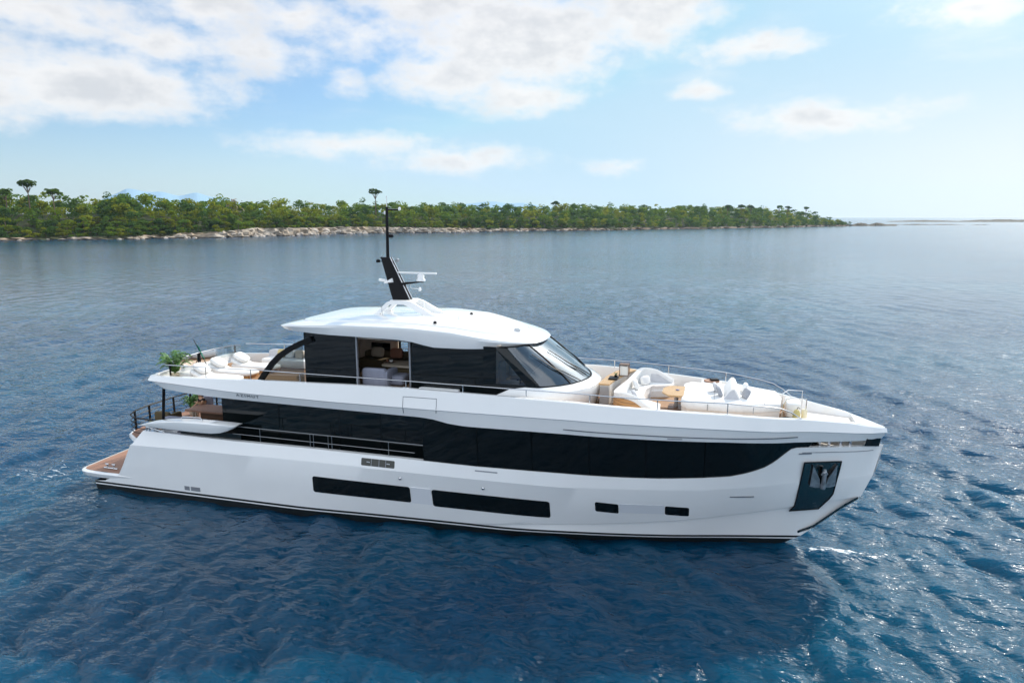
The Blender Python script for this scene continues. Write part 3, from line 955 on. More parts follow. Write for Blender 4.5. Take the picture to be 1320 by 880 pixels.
    P4 = [(28.05, 3.33), (29.20, 3.33), (29.10, 1.97), (28.86, 1.50), (27.80, 1.30), (27.93, 1.63)]
    mb = YB(); rows = []
    for t in np.linspace(0, 1, 10):
        zl = 3.33 + (1.40 - 3.33) * t
        xl = I(zl, [1.30, 1.63, 3.33], [27.72, 27.93, 28.05]); xr = I(zl, [1.40, 1.97, 3.33], [28.70, 29.08, 29.20])
        zr = zl + .08 * t
        rows.append([PB(xl + (xr - xl) * u, zl + (zr - zl) * u + .0) for u in np.linspace(0, 1, 7)])
    mb.grid(rows)
    plate = mb.put('anchor_plate', DSTEEL, hull)
    # raised dark rim of the plate
    mb = YB()
    rim = [rows[i][0] for i in range(10)] + [rows[-1][j] for j in range(1, 7)] + [rows[i][-1] for i in range(8, -1, -1)] + [rows[0][j] for j in range(5, -1, -1)]
    mb.tube([(p[0], p[1] - .004, p[2]) for p in rim], .02, 6, False)
    mb.put('plate_rim', BLACKP, plate)
    mb = YB()
    def AP(x, z, o): return (x, -(HB(x, z) + o), z)
    # two flukes, like folded wings
    for sg in (-1, 1):
        c = 28.70
        pts = [(c + sg * .10, 2.55), (c + sg * .13, 2.74), (c + sg * .37, 3.22), (c + sg * .40, 2.44), (c + sg * .22, 2.40), (c + sg * .02, 2.42)]
        outer = [AP(x, z, .16 - .07 * abs(x - c) / .4) for x, z in pts]; inner = [AP(x, z, .03) for x, z in pts]
        n = len(pts)
        mb.add(outer, [tuple(range(n))]); mb.add(inner, [tuple(range(n))])
        mb.add(outer + inner, [(i, (i + 1) % n, n + (i + 1) % n, n + i) for i in range(n)])
    mb.tube([AP(28.70, 2.40, .16), AP(28.70, 2.95, .18), AP(28.69, 3.1, .12)], [.085, .06, .05], 8)
    mb.tube([AP(28.60, 2.93, .2), AP(28.64, 3.02, .22), AP(28.72, 3.03, .22), AP(28.77, 2.94, .2)], .03, 6)
    mb.put('anchor', mat('galvanised_steel', (.34, .36, .38), .4, metal=.7, build=vary(6, .3, .1)), plate, 30)
    # protective strip under the stem
    mb = YB(); rows = []
    for x in np.linspace(28.15, 29.9, 12):
        z = I(x, [28.0, 28.6, 29.46, 29.97], [.36, .68, 1.51, 1.93]) + .02
        rows.append([(x - .02, -.17, z + .10), (x, -.14, z + .0), (x + .03, 0, z - .03), (x, .14, z), (x - .02, .17, z + .10)])
    mb.grid(rows); mb.put('stem_guard', DSTEEL, hull)
    return hull
hull = build_hull()

# ---- swim platform
def build_platform():
    def outline(i):
        p = [(2.9, -2.98 + i), (1.4, -3.05 + i), (.62, -3.02 + i), (.30, -2.95 + i), (.10 + i * .5, -2.78 + i), (i, -2.5 + i), (-.06 + i, -1.2), (-.08 + i, 0)]
        return p + [(x, -y) for x, y in p[-2::-1]]
    mb = YB()
    o0 = outline(0); o1 = outline(.05); o2 = outline(.16); o3 = outline(.25)
    rings = [[(x + .35, y * .93, .34) for x, y in o3], [(x, y, .52) for x, y in o1], [(x, y, .68) for x, y in o0], [(x, y, .715) for x, y in o1], [(x, y, .715) for x, y in o2]]
    mb.grid(rings, True); mb.cap(rings[-1]); mb.cap(rings[0])
    p = mb.put('swim_platform', GEL)
    mb = YB(); mb.prism(outline(.18), .70, .735); mb.put('platform_decking', TEAKD, p)
    for y in (-2.55, 2.55):
        mb = YB()
        mb.tube([(1.05, y, .765), (1.75, y, .765)], .035)
        for x in (1.22, 1.56): mb.tube([(x, y, .73), (x, y, .93)], .035); mb.tube([(x - .09, y, .93), (x + .09, y, .93)], .03)
        mb.put('cleat', STEEL, p)
    mb = YB(); mb.box(1.0, 1.3, .3, .34, .735, .76); mb.put('hatch_ring', STEEL, p)
build_platform()

# ---- black main-deck window band, flush forward, set back behind the side deck aft
def build_main_band():
    mb = YB()
    for s in (-1, 1):
        n = 60; rows = [[], [], []]
        for i in range(n + 1):
            t = i / n
            xb = 15.6 + (28.10 - 15.6) * t; xt = 15.6 + (28.34 - 15.6) * t
            zb = Z_TOP(xb) - .03; zt = Z_BAND(xt) + .05
            rows[0].append((xb, s * (HB(xb, zb) - .13), zb)); rows[2].append((xt, s * (HB(xt, zt) - .07), zt))
            rows[1].append(tuple((a + b) / 2 for a, b in zip(rows[0][-1], rows[2][-1])))
        mb.grid(rows)
        mb.grid([[(15.6, s * 2.0, MAIN)] + [(15.6, s * 2.0, 4.3)], [(15.6, rows[0][0][1], MAIN), (15.6, rows[2][0][1], 4.3)]])
        # little black panels at the very bow
        q = [(29.86, 3.82), (30.36, 3.75), (30.40, 4.02), (29.92, 4.08)]
        mb.add([(x, s * (HB(x, z) - .03), z) for x, z in q], [(0, 1, 2, 3)])
    w = mb.put('main_deck_windows', BLACKG, ang=25)
    for x in (17.6, 19.5, 21.4, 23.2, 25.0):
        zb, zt = Z_TOP(x) + .0, Z_BAND(x) + .02
        q = YB(); q.add([(x - .012, -(HB(x, zb) - .118), zb), (x + .012, -(HB(x, zb) - .118), zb), (x + .012, -(HB(x, zt) - .058), zt), (x - .012, -(HB(x, zt) - .058), zt)], [(0, 1, 2, 3)]); q.put('glass_joint', GAPB, w)
    mb = YB()
    for s in (-1, 1):
        mb.box(6.72, 15.59, s * 2.0 - .03, s * 2.0 + .03, MAIN + .02, 4.27)
    mb.box(6.74, 6.80, -1.96, 1.96, MAIN + .02, 4.27)
    mb.put('saloon_glass', BLACKG, w)
    mb = YB()
    for x in (9.3, 11.9, 13.6): YB().box(x - .012, x + .012, -2.036, -2.031, MAIN + .05, 4.2).put('glass_joint', GAPB, w)
    # decks seen past the rail and through the bow slot
    mb = YB(); mb.box(3.15, 15.7, -2.62, 2.62, MAIN - .06, MAIN)
    mb.put('main_deck', TEAKD)
    mb = YB()
    pts = []
    for x in np.linspace(27.7, 29.9, 10): pts.append((x, -max(.05, HB(x, 3.6) - .32)))
    mb.prism(pts + [(x, -y) for x, y in pts[::-1]], 3.50, 3.55)
    mb.box(27.75, 27.8, -1.15, 1.15, 3.45, 4.2)
    md = mb.put('mooring_deck', CREAM)
    for x in (28.5, 28.8, 29.15, 29.45):
        YB().tube([(x, -.75 + (x - 28.5) * .3, 3.55), (x, -.75 + (x - 28.5) * .3, 4.02)], .045).put('bollard', STEEL, md)
    YB().lathe([(.02, 0), (.2, .02), (.16, .15), (.2, .3), (.02, .33)], (28.4, .1, 3.55)).put('windlass', BLACKP, md)
build_main_band()

# ---- white upper band (bulwark of the upper deck), soffit and deck
def band_loop(xa, zf, off, xe, n=110, ra=.42):
    """from the centre of the after edge round the near quarter and along the side"""
    pts = []
    ya = HB(xa + ra, zf(xa + ra)) + off
    for t in np.linspace(0, 1, 8)[:-1]: pts.append((xa - .10 * (1 - t * t), (ya - ra) * t))
    for a in np.linspace(0, 90, 9)[:-1]:
        pts.append((xa + ra * (1 - math.cos(R(a))), ya - ra + ra * math.sin(R(a))))
    for i in range(n + 1):
        t = i / n; t = 1 - (1 - t) ** 1.3
        x = xa + ra + (xe - xa - ra) * t
        pts.append((x, max(.0, HB(x, zf(x)) + off)))
    return [(x, y, zf(x)) for x, y in pts]
def build_band():
    mb = YB()
    lv = [(4.9, lambda x: 4.30, -.9, 29.6), (4.12, Z_BAND, -.06, 30.42), (3.63, lambda x: Z_KNUCK(x) - .03, .05, 30.53), (3.55, Z_KNUCK, .085, 30.56), (3.59, Z_CAP, 0, 30.55),
          (3.65, lambda x: Z_CAP(x) + .02, -.04, 30.45), (3.80, lambda x: Z_CAP(x) + .02, -.15, 29.75), (3.9, lambda x: DECK - .05 if x < 28.8 else DECK - .12, -.22, 29.65)]
    for s in (-1, 1):
        rows = []
        for xa, zf, off, xe in lv:
            rows.append([(p[0], s * p[1], p[2]) for p in band_loop(xa, zf, off, xe)])
        mb.grid(rows)
    b = mb.put('upper_bulwark', GEL, ang=16)
    # thin groove along the forward part
    mb = YB()
    rows = side_rows([(20.6, lambda x: I(x, [20, 27.7], [4.315, 4.255]), .052, 27.75)], 30, -1)
    mb.tube(rows[0], .014, 6); mb.put('trim_groove', GROOVE, b)
    # fairlead mark under the groove, hatch outline over the side window
    surf_strip(YB(), [23.85, 24.05, 24.3], lambda x: 4.20, lambda x: 4.225, .03).put('drain', GREY, b)
    def loop(pts): return [(x, -(HB(x, z) + (.048 if z > 4.55 else .03) + .012), z) for x, z in pts]
    mb = YB(); q = [(14.95, 4.36), (14.95, 4.60), (14.95, 4.94), (15.6, 4.95), (16.2, 4.955), (16.2, 4.62), (16.18, 4.46)]
    mb.tube([(x, -(I(z, [4.25, 4.57, 5.19], [HB(x, 4.25) - .06, HB(x, 4.57) + .085, HB(x, 5.19)]) + .004), z) for x, z in q], .009, 5)
    mb.put('hatch_gap', GROOVE, b)
    # solid beak closing the bow
    mb = YB(); mb.grid([[(x, -max(.02, HB(x, 4.9) - .05), Z_CAP(x) + .024), (x, 0, Z_CAP(x) + .034), (x, max(.02, HB(x, 4.9) - .05), Z_CAP(x) + .024)] for x in np.linspace(29.55, 30.5, 12)])
    w0 = HB(29.55, 4.9) - .05; mb.grid([[(29.55, -w0, Z_CAP(29.55) + .024), (29.55, 0, Z_CAP(29.55) + .034), (29.55, w0, Z_CAP(29.55) + .024)], [(29.55, -w0, 4.3), (29.55, 0, 4.3), (29.55, w0, 4.3)]])
    mb.put('bow_cap', GEL, b, 30)
    # soffit and deck
    mb = YB()
    xs = list(np.linspace(4.9, 29.5, 60))
    mb.prism([(x, -(HB(x, 4.4) - .55) if x < 29 else -.2) for x in xs] + [(x, (HB(x, 4.4) - .55) if x < 29 else .2) for x in xs[::-1]], 4.26, 4.31)
    mb.put('soffit', GELW, b)
    mb = YB()
    def dk(x0, x1, zz, n=60):
        xs = list(np.linspace(x0, x1, n)); e = [max(.1, HB(x, 5) - .17) for x in xs]
        e = [v if x > 4.9 else v - (4.9 - x) ** 2 * .8 for v, x in zip(e, xs)]
        return [(x, -v) for x, v in zip(xs, e)] + [(x, v) for x, v in zip(xs[::-1], e[::-1])]
    mb.prism(dk(4.0, 27.6, DECK), DECK - .04, DECK)
    mb.put('upper_deck', TEAK)
    mb = YB(); mb.prism(dk(27.6, 29.55, DECK, 14), DECK - .075, DECK - .035); mb.put('bow_deck', CREAM)
    return b
band = build_band()

# lettering on the after bulwark
def build_name():
    cu = bpy.data.curves.new('lettering', 'FONT')
    cu.body = 'AZIMUT'; cu.size = .20; cu.extrude = .004; cu.space_character = 1.45
    o = bpy.data.objects.new('lettering', cu); C.objects.link(o)
    dg = bpy.context.evaluated_depsgraph_get()
    me = bpy.data.meshes.new_from_object(o.evaluated_get(dg))
    bpy.data.objects.remove(o); bpy.data.curves.remove(cu)
    n = len(me.vertices); co = np.empty(n * 3); me.vertices.foreach_get('co', co); co = co.reshape(-1, 3)
    w = co[:, 0].max(); s = 1.02 / w
    out = []
    for (x, y, z) in co:
        X = 8.02 + x * s; Z = 4.395 + y * .78 + .0
        yy = I(Z, [4.25, Z_KNUCK(X)], [HB(X, 4.25) - .06, HB(X, 4.56) + .075])
        out.append((X - YX, -(yy + .012 + z), Z))
    me.vertices.foreach_set('co', np.array(out).ravel())
    me.materials.clear(); me.materials.append(INK)
    t = bpy.data.objects.new('lettering', me); C.objects.link(t); t.parent = band
build_name()

# ---- after quarter wings, pillars
def build_wings():
    for s in (-1, 1):
        xs = [3.50, 3.75, 4.1, 4.6, 5.2, 5.8, 6.4, 6.9, 7.3, 7.65, 7.92, 8.08]
        zt = [2.94, 3.01, 3.09, 3.17, 3.24, 3.275, 3.29, 3.30, 3.30, 3.30, 3.30, 3.295]
        zb = [2.91, 2.875, 2.855, 2.84, 2.83, 2.82, 2.82, 2.84, 2.90, 3.03, 3.17, 3.29]
        wd = [.30, .36, .42, .45, .45, .45, .45, .45, .45, .45, .42, .38]
        rows = []
        for x, a, b, w in zip(xs, zt, zb, wd):
            yo = 3.0; h = a - b
            rows.append([(x, s * (yo - w), a - .01), (x, s * (yo - .06), a), (x, s * yo, a - h * .10), (x, s * (yo + .0), a - h * .45), (x, s * (yo - .06), b + h * .1), (x, s * (yo - .22), b), (x, s * (yo - w), b + .02)])
        m = YB().grid(rows, True); m.cap(rows[0]); m.cap(rows[-1])
        w = m.put('quarter_wing', GEL, ang=35)
        r = YB(); r.tube([(5.3, s * 2.7, 3.25), (5.4, s * 2.7, 3.36), (6.25, s * 2.7, 3.39), (6.33, s * 2.7, 3.29)], .016, 6); r.put('grab_rail', STEEL, w)
        # black slab in the gap under the wing: its shade painted in
        YB().box(5.2, 8.0, s * 2.62 - .03, s * 2.62 + .03, 2.62, 2.86).put('gap_shade', BLACKG, w)
        fl = YB()
        for x in (3.62, 3.78, 4.0): fl.tube([(x, s * 2.72, 2.62), (x, s * 2.72, 2.86)], .035)
        fl.tube([(3.6, s * 2.72, 2.80), (4.5, s * 2.72, 2.66)], .03); fl.put('fairlead', STEEL, w)
        mb = YB()
        mb.tube([(4.30, s * 2.36, 4.36), (4.03, s * 2.36, MAIN)], .075, 4); mb.put('pillar', BLACKP)
build_wings()

# cockpit floor overhang and its curved rail
def build_cockpit():
    mb = YB()
    ol = [(4.3, -2.55), (2.6, -2.45), (2.05, -2.1), (1.80, -1.6), (1.68, 0)]
    ol = ol + [(x, -y) for x, y in ol[-2::-1]]
    mb.prism(ol, 2.02, MAIN - .03); c = mb.put('cockpit_overhang', GELW)
    i = [(x + .08, y * .97) for x, y in ol]
    YB().prism(i, MAIN - .035, MAIN + .005).put('cockpit_decking', TEAKD, c)
    path = [(3.9, -2.48), (2.7, -2.40), (2.2, -2.1), (1.93, -1.6), (1.80, -.7), (1.80, .7), (1.93, 1.6), (2.2, 2.1), (2.7, 2.4), (3.9, 2.48), (6.4, 2.5)]
    mb = YB(); mb.tube([(x, y, 3.0) for x, y in path], .03, 6)
    for z in (2.78, 2.58, 2.38): mb.tube([(x, y, z) for x, y in path], .016, 5)
    r = mb.put('cockpit_rail', BLACKP)
    for (x, y) in [path[0], path[3], path[4], path[5], path[6], path[8], path[9], path[10]]:
        YB().box(x - .02, x + .02, y - .045, y + .045, MAIN, 3.0).put('post', BLACKP, r)
build_cockpit()

# ---- rails
def rail(name, m, path, posts, r=.018, base=None, mids=()):
    mb = YB(); mb.tube(path, r, 8)
    for dz in mids: mb.tube([(p[0], p[1], p[2] + dz) for p in path], r * .7, 6)
    o = mb.put(name, m)
    for (p, q) in posts: YB().tube([p, q], r * .9, 6).put('post', m, o)
    return o
def build_rails():
    PX = [6.5, 8.6, 10.75, 13.1, 15.0, 17.1, 19.3, 21.4, 23.5, 25.6]
    for s in (-1, 1):
        path = []
        def top(x): return I(x, [4.3, 6, 8.7, 15, 21, 25.5, 27.0], [5.30, 5.34, 5.42, 5.46, 5.46, 5.36, 5.22])
        def yy(x): return s * (min(HB(x, 5.0) - .09, 2.78))
        for x in np.linspace(4.55, 26.9, 50): path.append((x, yy(x), top(x)))
        path += [(27.2, yy(27.2), 5.17), (27.5, yy(27.5), 5.04), (27.85, s * (HB(27.85, 5) - .07), 4.80)]
        posts = [((x, yy(x), Z_CAP(x)), (x, yy(x), top(x))) for x in PX]
        o = rail('upper_rail', STEEL, path, posts)
        # lower side-deck rail with the gate
        zt = 3.2
        mb = YB(); mb.tube([(7.7, s * 2.74, zt), (15.6, s * 2.74, zt)], .013, 8); mb.tube([(7.7, s * 2.74, 2.9), (15.25, s * 2.74, 2.89)], .009, 6)
        lr = mb.put('side_deck_rail', STEELD)
        for x in (8.93, 11.08, 11.22, 11.83, 11.98, 14.25): YB().tube([(x, s * 2.74, 2.62), (x, s * 2.74, zt)], .012, 6).put('post', STEELD, lr)
    # after end: black posts with glass panes and a steel top rail
    path = [(4.55, -2.02, 5.30), (4.25, -1.75, 5.30), (4.05, -.9, 5.30), (4.02, 0, 5.30), (4.05, .9, 5.30), (4.25, 1.75, 5.30), (4.55, 2.02, 5.31), (4.55, 2.4, 5.31)][:7]
    mb = YB(); mb.tube(path, .02, 6)
    o = mb.put('after_rail', GREY)
    for (x, y) in ((4.28, -1.95), (4.04, 0), (4.28, 1.95)):
        m2 = YB(); m2.tube([(x + .02, y, 4.78), (x + .12 - .1, y, 5.31)], .05, 4); m2.put('post', BLACKP, o)
    m3 = YB(); m3.grid([[(p[0], p[1], 4.84) for p in path], [(p[0], p[1], 5.27) for p in path]]); m3.put('pane', CLEARG, o)
build_rails()

# ---- upper deck house
def build_house():
    Z0, Z1 = DECK, 6.86
    mb = YB()
    ya, yb = 2.16, 2.08
    def panel(x0, x1, s, z0=Z0, z1=Z1, th=.04, m=mb):
        m.add([(x0, s * ya, z0), (x1, s * ya, z0), (x1, s * yb, z1), (x0, s * yb, z1), (x0, s * (ya - th), z0), (x1, s * (ya - th), z0), (x1, s * (yb - th), z1), (x0, s * (yb - th), z1)],
              [(0, 1, 2, 3), (4, 7, 6, 5), (0, 4, 5, 1), (1, 5, 6, 2), (2, 6, 7, 3), (3, 7, 4, 0)])
    house = YB(); house.box(10.62, 10.66, -2.10, 2.10, Z0, Z1)
    h = house.put('deckhouse', BLACKG, ang=20)
    for (a, b_, s) in ((10.665, 12.80, -1), (14.90, 17.62, -1), (10.665, 12.5, 1), (13.05, 17.62, 1)):
        q = YB(); panel(a, b_, s, m=q); q.put('window', BLACKG, h, 20)
    mb = YB()
    for x in (12.78, 14.86):
        YB().box(x, x + .055, -2.17, -2.09, Z0, 6.84).put('door_post', GREY, h)
    # forward side window: framed, see-through
    g = YB(); g2 = YB()
    g.add([(17.62, -2.14, 5.42), (19.15, -2.14, 5.42), (18.20, -2.09, 6.66), (17.62, -2.09, 6.66)], [(0, 1, 2, 3)])
    g2.add([(17.62, 2.14, 5.42), (19.15, 2.14, 5.42), (18.20, 2.09, 6.66), (17.62, 2.09, 6.66)], [(0, 1, 2, 3)])
    g.put('helm_side_window', TINTG, h); g2.put('helm_side_window', TINTG, h)
    for s in (-1, 1):
        f = YB()
        f.box(17.62, 18.05, s * 2.13 - .025, s * 2.13 + .025, 5.44, 6.70)
        f.box(17.62, 19.5, s * 2.15 - .03, s * 2.15 + .03, 4.55, 5.44)
        # raked pillar
        f.add([(18.0, s * 2.13, 6.68), (18.42, s * 2.10, 6.66), (19.62, s * 2.17, 5.40), (19.18, s * 2.17, 5.40), (18.0, s * 2.03, 6.68), (18.42, s * 2.0, 6.66), (19.62, s * 2.07, 5.40), (19.18, s * 2.07, 5.40)],
              [(0, 1, 2, 3), (4, 7, 6, 5), (0, 4, 5, 1), (1, 5, 6, 2), (2, 6, 7, 3), (3, 7, 4, 0)])
        f.put('windscreen_pillar', BLACKG, h)
    # wrap-round windscreen
    bc = [(19.45, 2.14), (19.75, 2.04), (20.15, 1.78), (20.5, 1.35), (20.75, .85), (20.88, .4), (20.92, 0)]
    tcv = [(18.15, 2.06), (18.42, 1.96), (18.72, 1.70), (18.95, 1.28), (19.08, .82), (19.16, .4), (19.18, 0)]
    def both(c): return [(x, -y) for x, y in c] + [(x, y) for x, y in c[-2::-1]]
    B_, T_ = both(bc), both(tcv)
    def dens(c):
        out = []
        for a in range(len(c) - 1):
            for t in (0, .33, .67): out.append((c[a][0] + (c[a + 1][0] - c[a][0]) * t, c[a][1] + (c[a + 1][1] - c[a][1]) * t))
        return out + [c[-1]]
    rows = []
    for k in range(6):
        t = k / 5
        rows.append([(b[0] + (a[0] - b[0]) * t + .07 * math.sin(math.pi * t), b[1] + (a[1] - b[1]) * t, 5.40 + (6.68 - 5.40) * t) for b, a in zip(B_, T_)])
    ws = YB().grid(rows).put('windscreen', WSGLASS, ang=60)
    fr = YB()
    fr.tube([(p[0] + .01, p[1], p[2] + .005) for p in rows[0]], .035, 6); fr.tube([(p[0] + .005, p[1], p[2]) for p in rows[5]], .03, 6)
    for i in (0, 3, 9, 12): fr.tube([(r_[i][0] + .004, r_[i][1], r_[i][2]) for r_ in rows], .028, 6)
    fr.put('windscreen_frame', BLACKP, ws)
    def on(u, t):
        i = min(11, int(u)); f_ = u - i
        a = [rows[0][i][k] + (rows[0][i + 1][k] - rows[0][i][k]) * f_ for k in range(3)]; b = [rows[5][i][k] + (rows[5][i + 1][k] - rows[5][i][k]) * f_ for k in range(3)]
        v = [a[k] + (b[k] - a[k]) * t for k in range(3)]
        return (v[0] + .07 * math.sin(math.pi * t) + .045, v[1] - .02, v[2] + .03)
    for (u0, u1, ub) in ((3.9, 2.6, 3.2), (6.1, 4.3, 5.2), (9.2, 7.6, 8.4)):
        w = YB(); w.tube([on(u0, .02), on((u0 + u1) / 2, .28), on(ub - .5, .42)], .018, 5)
        w.tube([on(ub + .15, .08), on(ub - .5, .42), on(ub - 1.0, .78)], [.012, .022, .012], 5); w.put('wiper', BLACKP, ws)
    # white coaming under the windscreen
    prof = []
    base = [(18.0, 2.19), (18.55, 2.20), (19.1, 2.20)] + [(19.5, 2.19)] + [(x + .06, y + .05) for x, y in bc[1:]]
    base = both([b for b in base])
    zt = [I(abs(y), [0, 2.0, 2.2], [5.40, 5.40, 5.38]) if x > 19.2 else I(x, [18.0, 18.6, 19.2], [5.0, 5.30, 5.40]) for x, y in base]
    def outw(o, dz, zf=None):
        out = []
        for i, (x, y) in enumerate(base):
            a = base[max(0, i - 1)]; b = base[min(len(base) - 1, i + 1)]
            t = Vector((b[0] - a[0], b[1] - a[1])).normalized(); nn = Vector((t.y, -t.x))
            fwd = max(0, min(1, (x - 18.6) / 2.2))
            out.append((x + nn.x * o * (.35 + .65 * fwd), y + nn.y * o * (.35 + .65 * fwd), zf if zf is not None else zt[i] + dz))
        return out
    co = YB().grid([outw(-.12, .0), outw(0.0, .01), outw(.14, -.03), outw(.30, -.14), outw(.36, -.30), outw(.34, -.5), outw(.22, 0, DECK)])
    co.put('windscreen_coaming', GEL, ang=28)
    # the raised white side coaming abreast of the door
    sc_ = YB(); sc_.soft((1.5, .22, .16), .3, TR(16.05, -2.32, 5.02)); sc_.put('side_coaming', GEL)
    # after side screens: black frame sweeping down from the roof to the deck
    for s in (-1, 1):
        arc = [(11.0, 6.62), (10.5, 6.42), (10.05, 6.20), (9.6, 5.92), (9.25, 5.60), (8.95, 5.25), (8.55, 4.75), (8.4, DECK)]
        fr = YB(); rows_ = []
        for i, (x, z) in enumerate(arc):
            w = .10
            a = arc[max(0, i - 1)]; b = arc[min(len(arc) - 1, i + 1)]
            t = Vector((b[0] - a[0], b[1] - a[1])).normalized(); nx, nz = -t.y * w, t.x * w
            rows_.append([(x - nx, s * 2.22, z - nz), (x + nx, s * 2.22, z + nz), (x + nx, s * 2.10, z + nz), (x - nx, s * 2.10, z - nz)])
        fr.grid(rows_, True)
        F = fr.put('screen_frame', BLACKP, ang=30)
        gl = YB(); gl.add([(x, s * 2.16, z) for x, z in arc] + [(10.6, s * 2.16, DECK), (10.6, s * 2.16, 6.45)], [tuple(range(len(arc) + 2))]); gl.put('pane', TINTG, F)
build_house()

# ---- hardtop
def build_roof():
    cx, a, b = 14.5, 4.84, 2.52
    aa = 5.12
    def pt(th, k):
        c, s = math.cos(th), math.sin(th)
        e = 2 / 2.7 if c > 0 else 2 / 6.5
        return cx + (a if c > 0 else aa) * k * math.copysign(abs(c) ** e, c), b * k * math.copysign(abs(s) ** e, s)
    ZE = poly([9.35, 10.2, 12.5, 15, 16.5, 17.9, 19.35], [7.03, 7.14, 7.25, 7.26, 7.16, 6.92, 6.70])
    ZB = poly([9.35, 10.2, 12, 14, 15.0, 15.85, 17.0, 18.5, 19.35], [6.98, 6.93, 6.86, 6.86, 6.80, 6.62, 6.60, 6.62, 6.655])
    N = 96
    th = [2 * math.pi * i / N for i in range(N)]
    def ring(k, zf): return [(*pt(t, k), zf(pt(t, k)[0])) for t in th]
    ZC = lambda x: ZE(x) + .12 + .05 * math.exp(-((x - 14) / 3) ** 2)
    mb = YB()
    rings = [ring(.80, lambda x: 6.80 if x < 15 else 6.66), ring(.93, lambda x: ZB(x) + .01), ring(.975, ZB), ring(1.0, lambda x: ZB(x) * .25 + ZE(x) * .75), ring(.994, ZE),
             ring(.95, lambda x: ZE(x) + .035), ring(.86, lambda x: ZE(x) + .07), ring(.84, lambda x: ZE(x) + .075), ring(.825, lambda x: ZE(x) + .115), ring(.5, ZC), ring(.05, ZC)]
    mb.grid(rings, True); mb.cap(rings[0]); mb.cap(rings[-1])
    roof = mb.put('hardtop', GEL, ang=22)
    for x, y in ((15.7, -1.75), (16.1, .9)): YB().lathe([(.06, 0), (.06, .06), (.02, .09)], (x, y, ZC(x) - .03), 10).put('roof_lamp', BLACKP, roof)
    YB().soft((.22, .14, .14), .5, TR(18.3, -.35, ZE(18.3) + .08)).put('horn', LGREY, roof)
    YB().tube([(16.1, -.5, ZC(16.1) - .02), (16.1, -.5, ZC(16.1) + .12)], .03, 6).put('antenna_stub', GELW, roof)
    # mast arch: two white A-shaped cheeks joined on top
    for y0, y1 in ((-.50, -.36), (.36, .50)):
        out = [(12.55, 7.34), (12.8, 7.48), (13.22, 7.86), (13.42, 7.93), (14.05, 7.93), (14.3, 7.86), (14.85, 7.58), (15.25, 7.38), (15.25, 7.30), (12.55, 7.30)]
        inn = [(12.98, 7.34), (13.32, 7.66), (13.5, 7.71), (13.8, 7.68), (14.15, 7.52), (14.5, 7.34)]
        m2 = YB()
        ring_o = [(12.55, 7.30), (12.55, 7.34), (12.8, 7.48), (13.22, 7.86), (13.42, 7.93), (14.05, 7.93), (14.3, 7.86), (14.85, 7.58), (15.25, 7.38), (15.25, 7.30)]
        ring_i = [(12.84, 7.30), (12.86, 7.36), (12.98, 7.47), (13.27, 7.74), (13.45, 7.79), (13.92, 7.78), (14.12, 7.71), (14.45, 7.54), (14.80, 7.38), (14.86, 7.30)]
        for ya in (y0, y1): m2.grid([[(x, ya, z) for x, z in ring_o], [(x, ya, z) for x, z in ring_i]])
        m2.grid([[(x, y0, z) for x, z in ring_o], [(x, y1, z) for x, z in ring_o]]); m2.grid([[(x, y0, z) for x, z in ring_i], [(x, y1, z) for x, z in ring_i]])
        ar = m2.put('mast_arch', GELW, roof, 25)
    m2 = YB(); m2.box(13.30, 14.15, -.36, .36, 7.81, 7.925); m2.put('arch_top', GELW, roof)
    YB().tube([(14.75, -.5, 7.62), (14.75, -.5, 7.95)], .025, 6).put('whip_base', GELW, roof)
    YB().tube([(13.35, -1.15, 7.36), (13.35, -1.15, 7.82)], .012, 6).put('roof_antenna', STEEL, roof)
    # black raked mast
    m3 = YB()
    lo = [(13.36, -.26), (13.98, -.16), (13.98, .16), (13.36, .26)]; hi = [(12.87, -.17), (13.20, -.10), (13.20, .10), (12.87, .17)]
    m3.grid([[(x, y, 7.92) for x, y in lo], [(x, y, 9.50) for x, y in hi]], True); m3.cap([(x, y, 9.50) for x, y in hi])
    m3.add([(12.8, -.1, 9.46), (13.2, -.1, 9.50), (13.2, .1, 9.50), (12.8, .1, 9.46), (12.78, 0, 9.52)], [(0, 1, 2, 3), (0, 3, 4), (0, 4, 1), (1, 4, 2), (2, 4, 3)])
    mast = m3.put('mast', BLACKP, roof, 30)
    mm = YB()
    for y in (-.115, .115): mm.tube([(14.0, y, 7.95), (13.215, y * .7, 9.5)], .018, 6)
    mm.put('mast_trim', STEEL, mast)
    pl = YB(); pl.tube([(13.08, 0, 9.48), (13.10, 0, 11.38)], [.065, .05], 8); pl.tube([(13.06, 0, 11.28), (13.66, 0, 11.27)], .035, 6); pl.put('mast_pole', BLACKP, mast)
    YB().tube([(13.1, 0, 11.38), (13.1, 0, 11.78)], .014, 6).put('whip', STEEL, mast)
    for (x, y, z, w, m_) in ((13.24, 0, 10.24, .10, BLACKP), (12.72, -.1, 9.30, .08, BLACKP), (13.62, 0, 11.24, .05, GELW), (13.02, -.02, 11.1, .04, GELW), (13.42, .1, 9.33, .07, GREY)):
        q = YB(); q.lathe([(w * .5, 0), (w, .02), (w, .10), (w * .5, .13)], (x, y, z), 10); q.tube([(x, y, z + .05), (13.08, 0, z + .06)], .014, 5); q.put('navigation_light', m_, mast)
    sp = YB(); sp.tube([(12.75, -.12, 8.66), (13.1, -.1, 8.62)], .05, 8); sp.tube([(12.98, -.16, 8.55), (13.35, -.2, 8.66)], [.03, .08], 8); sp.put('horn', GELW, mast)
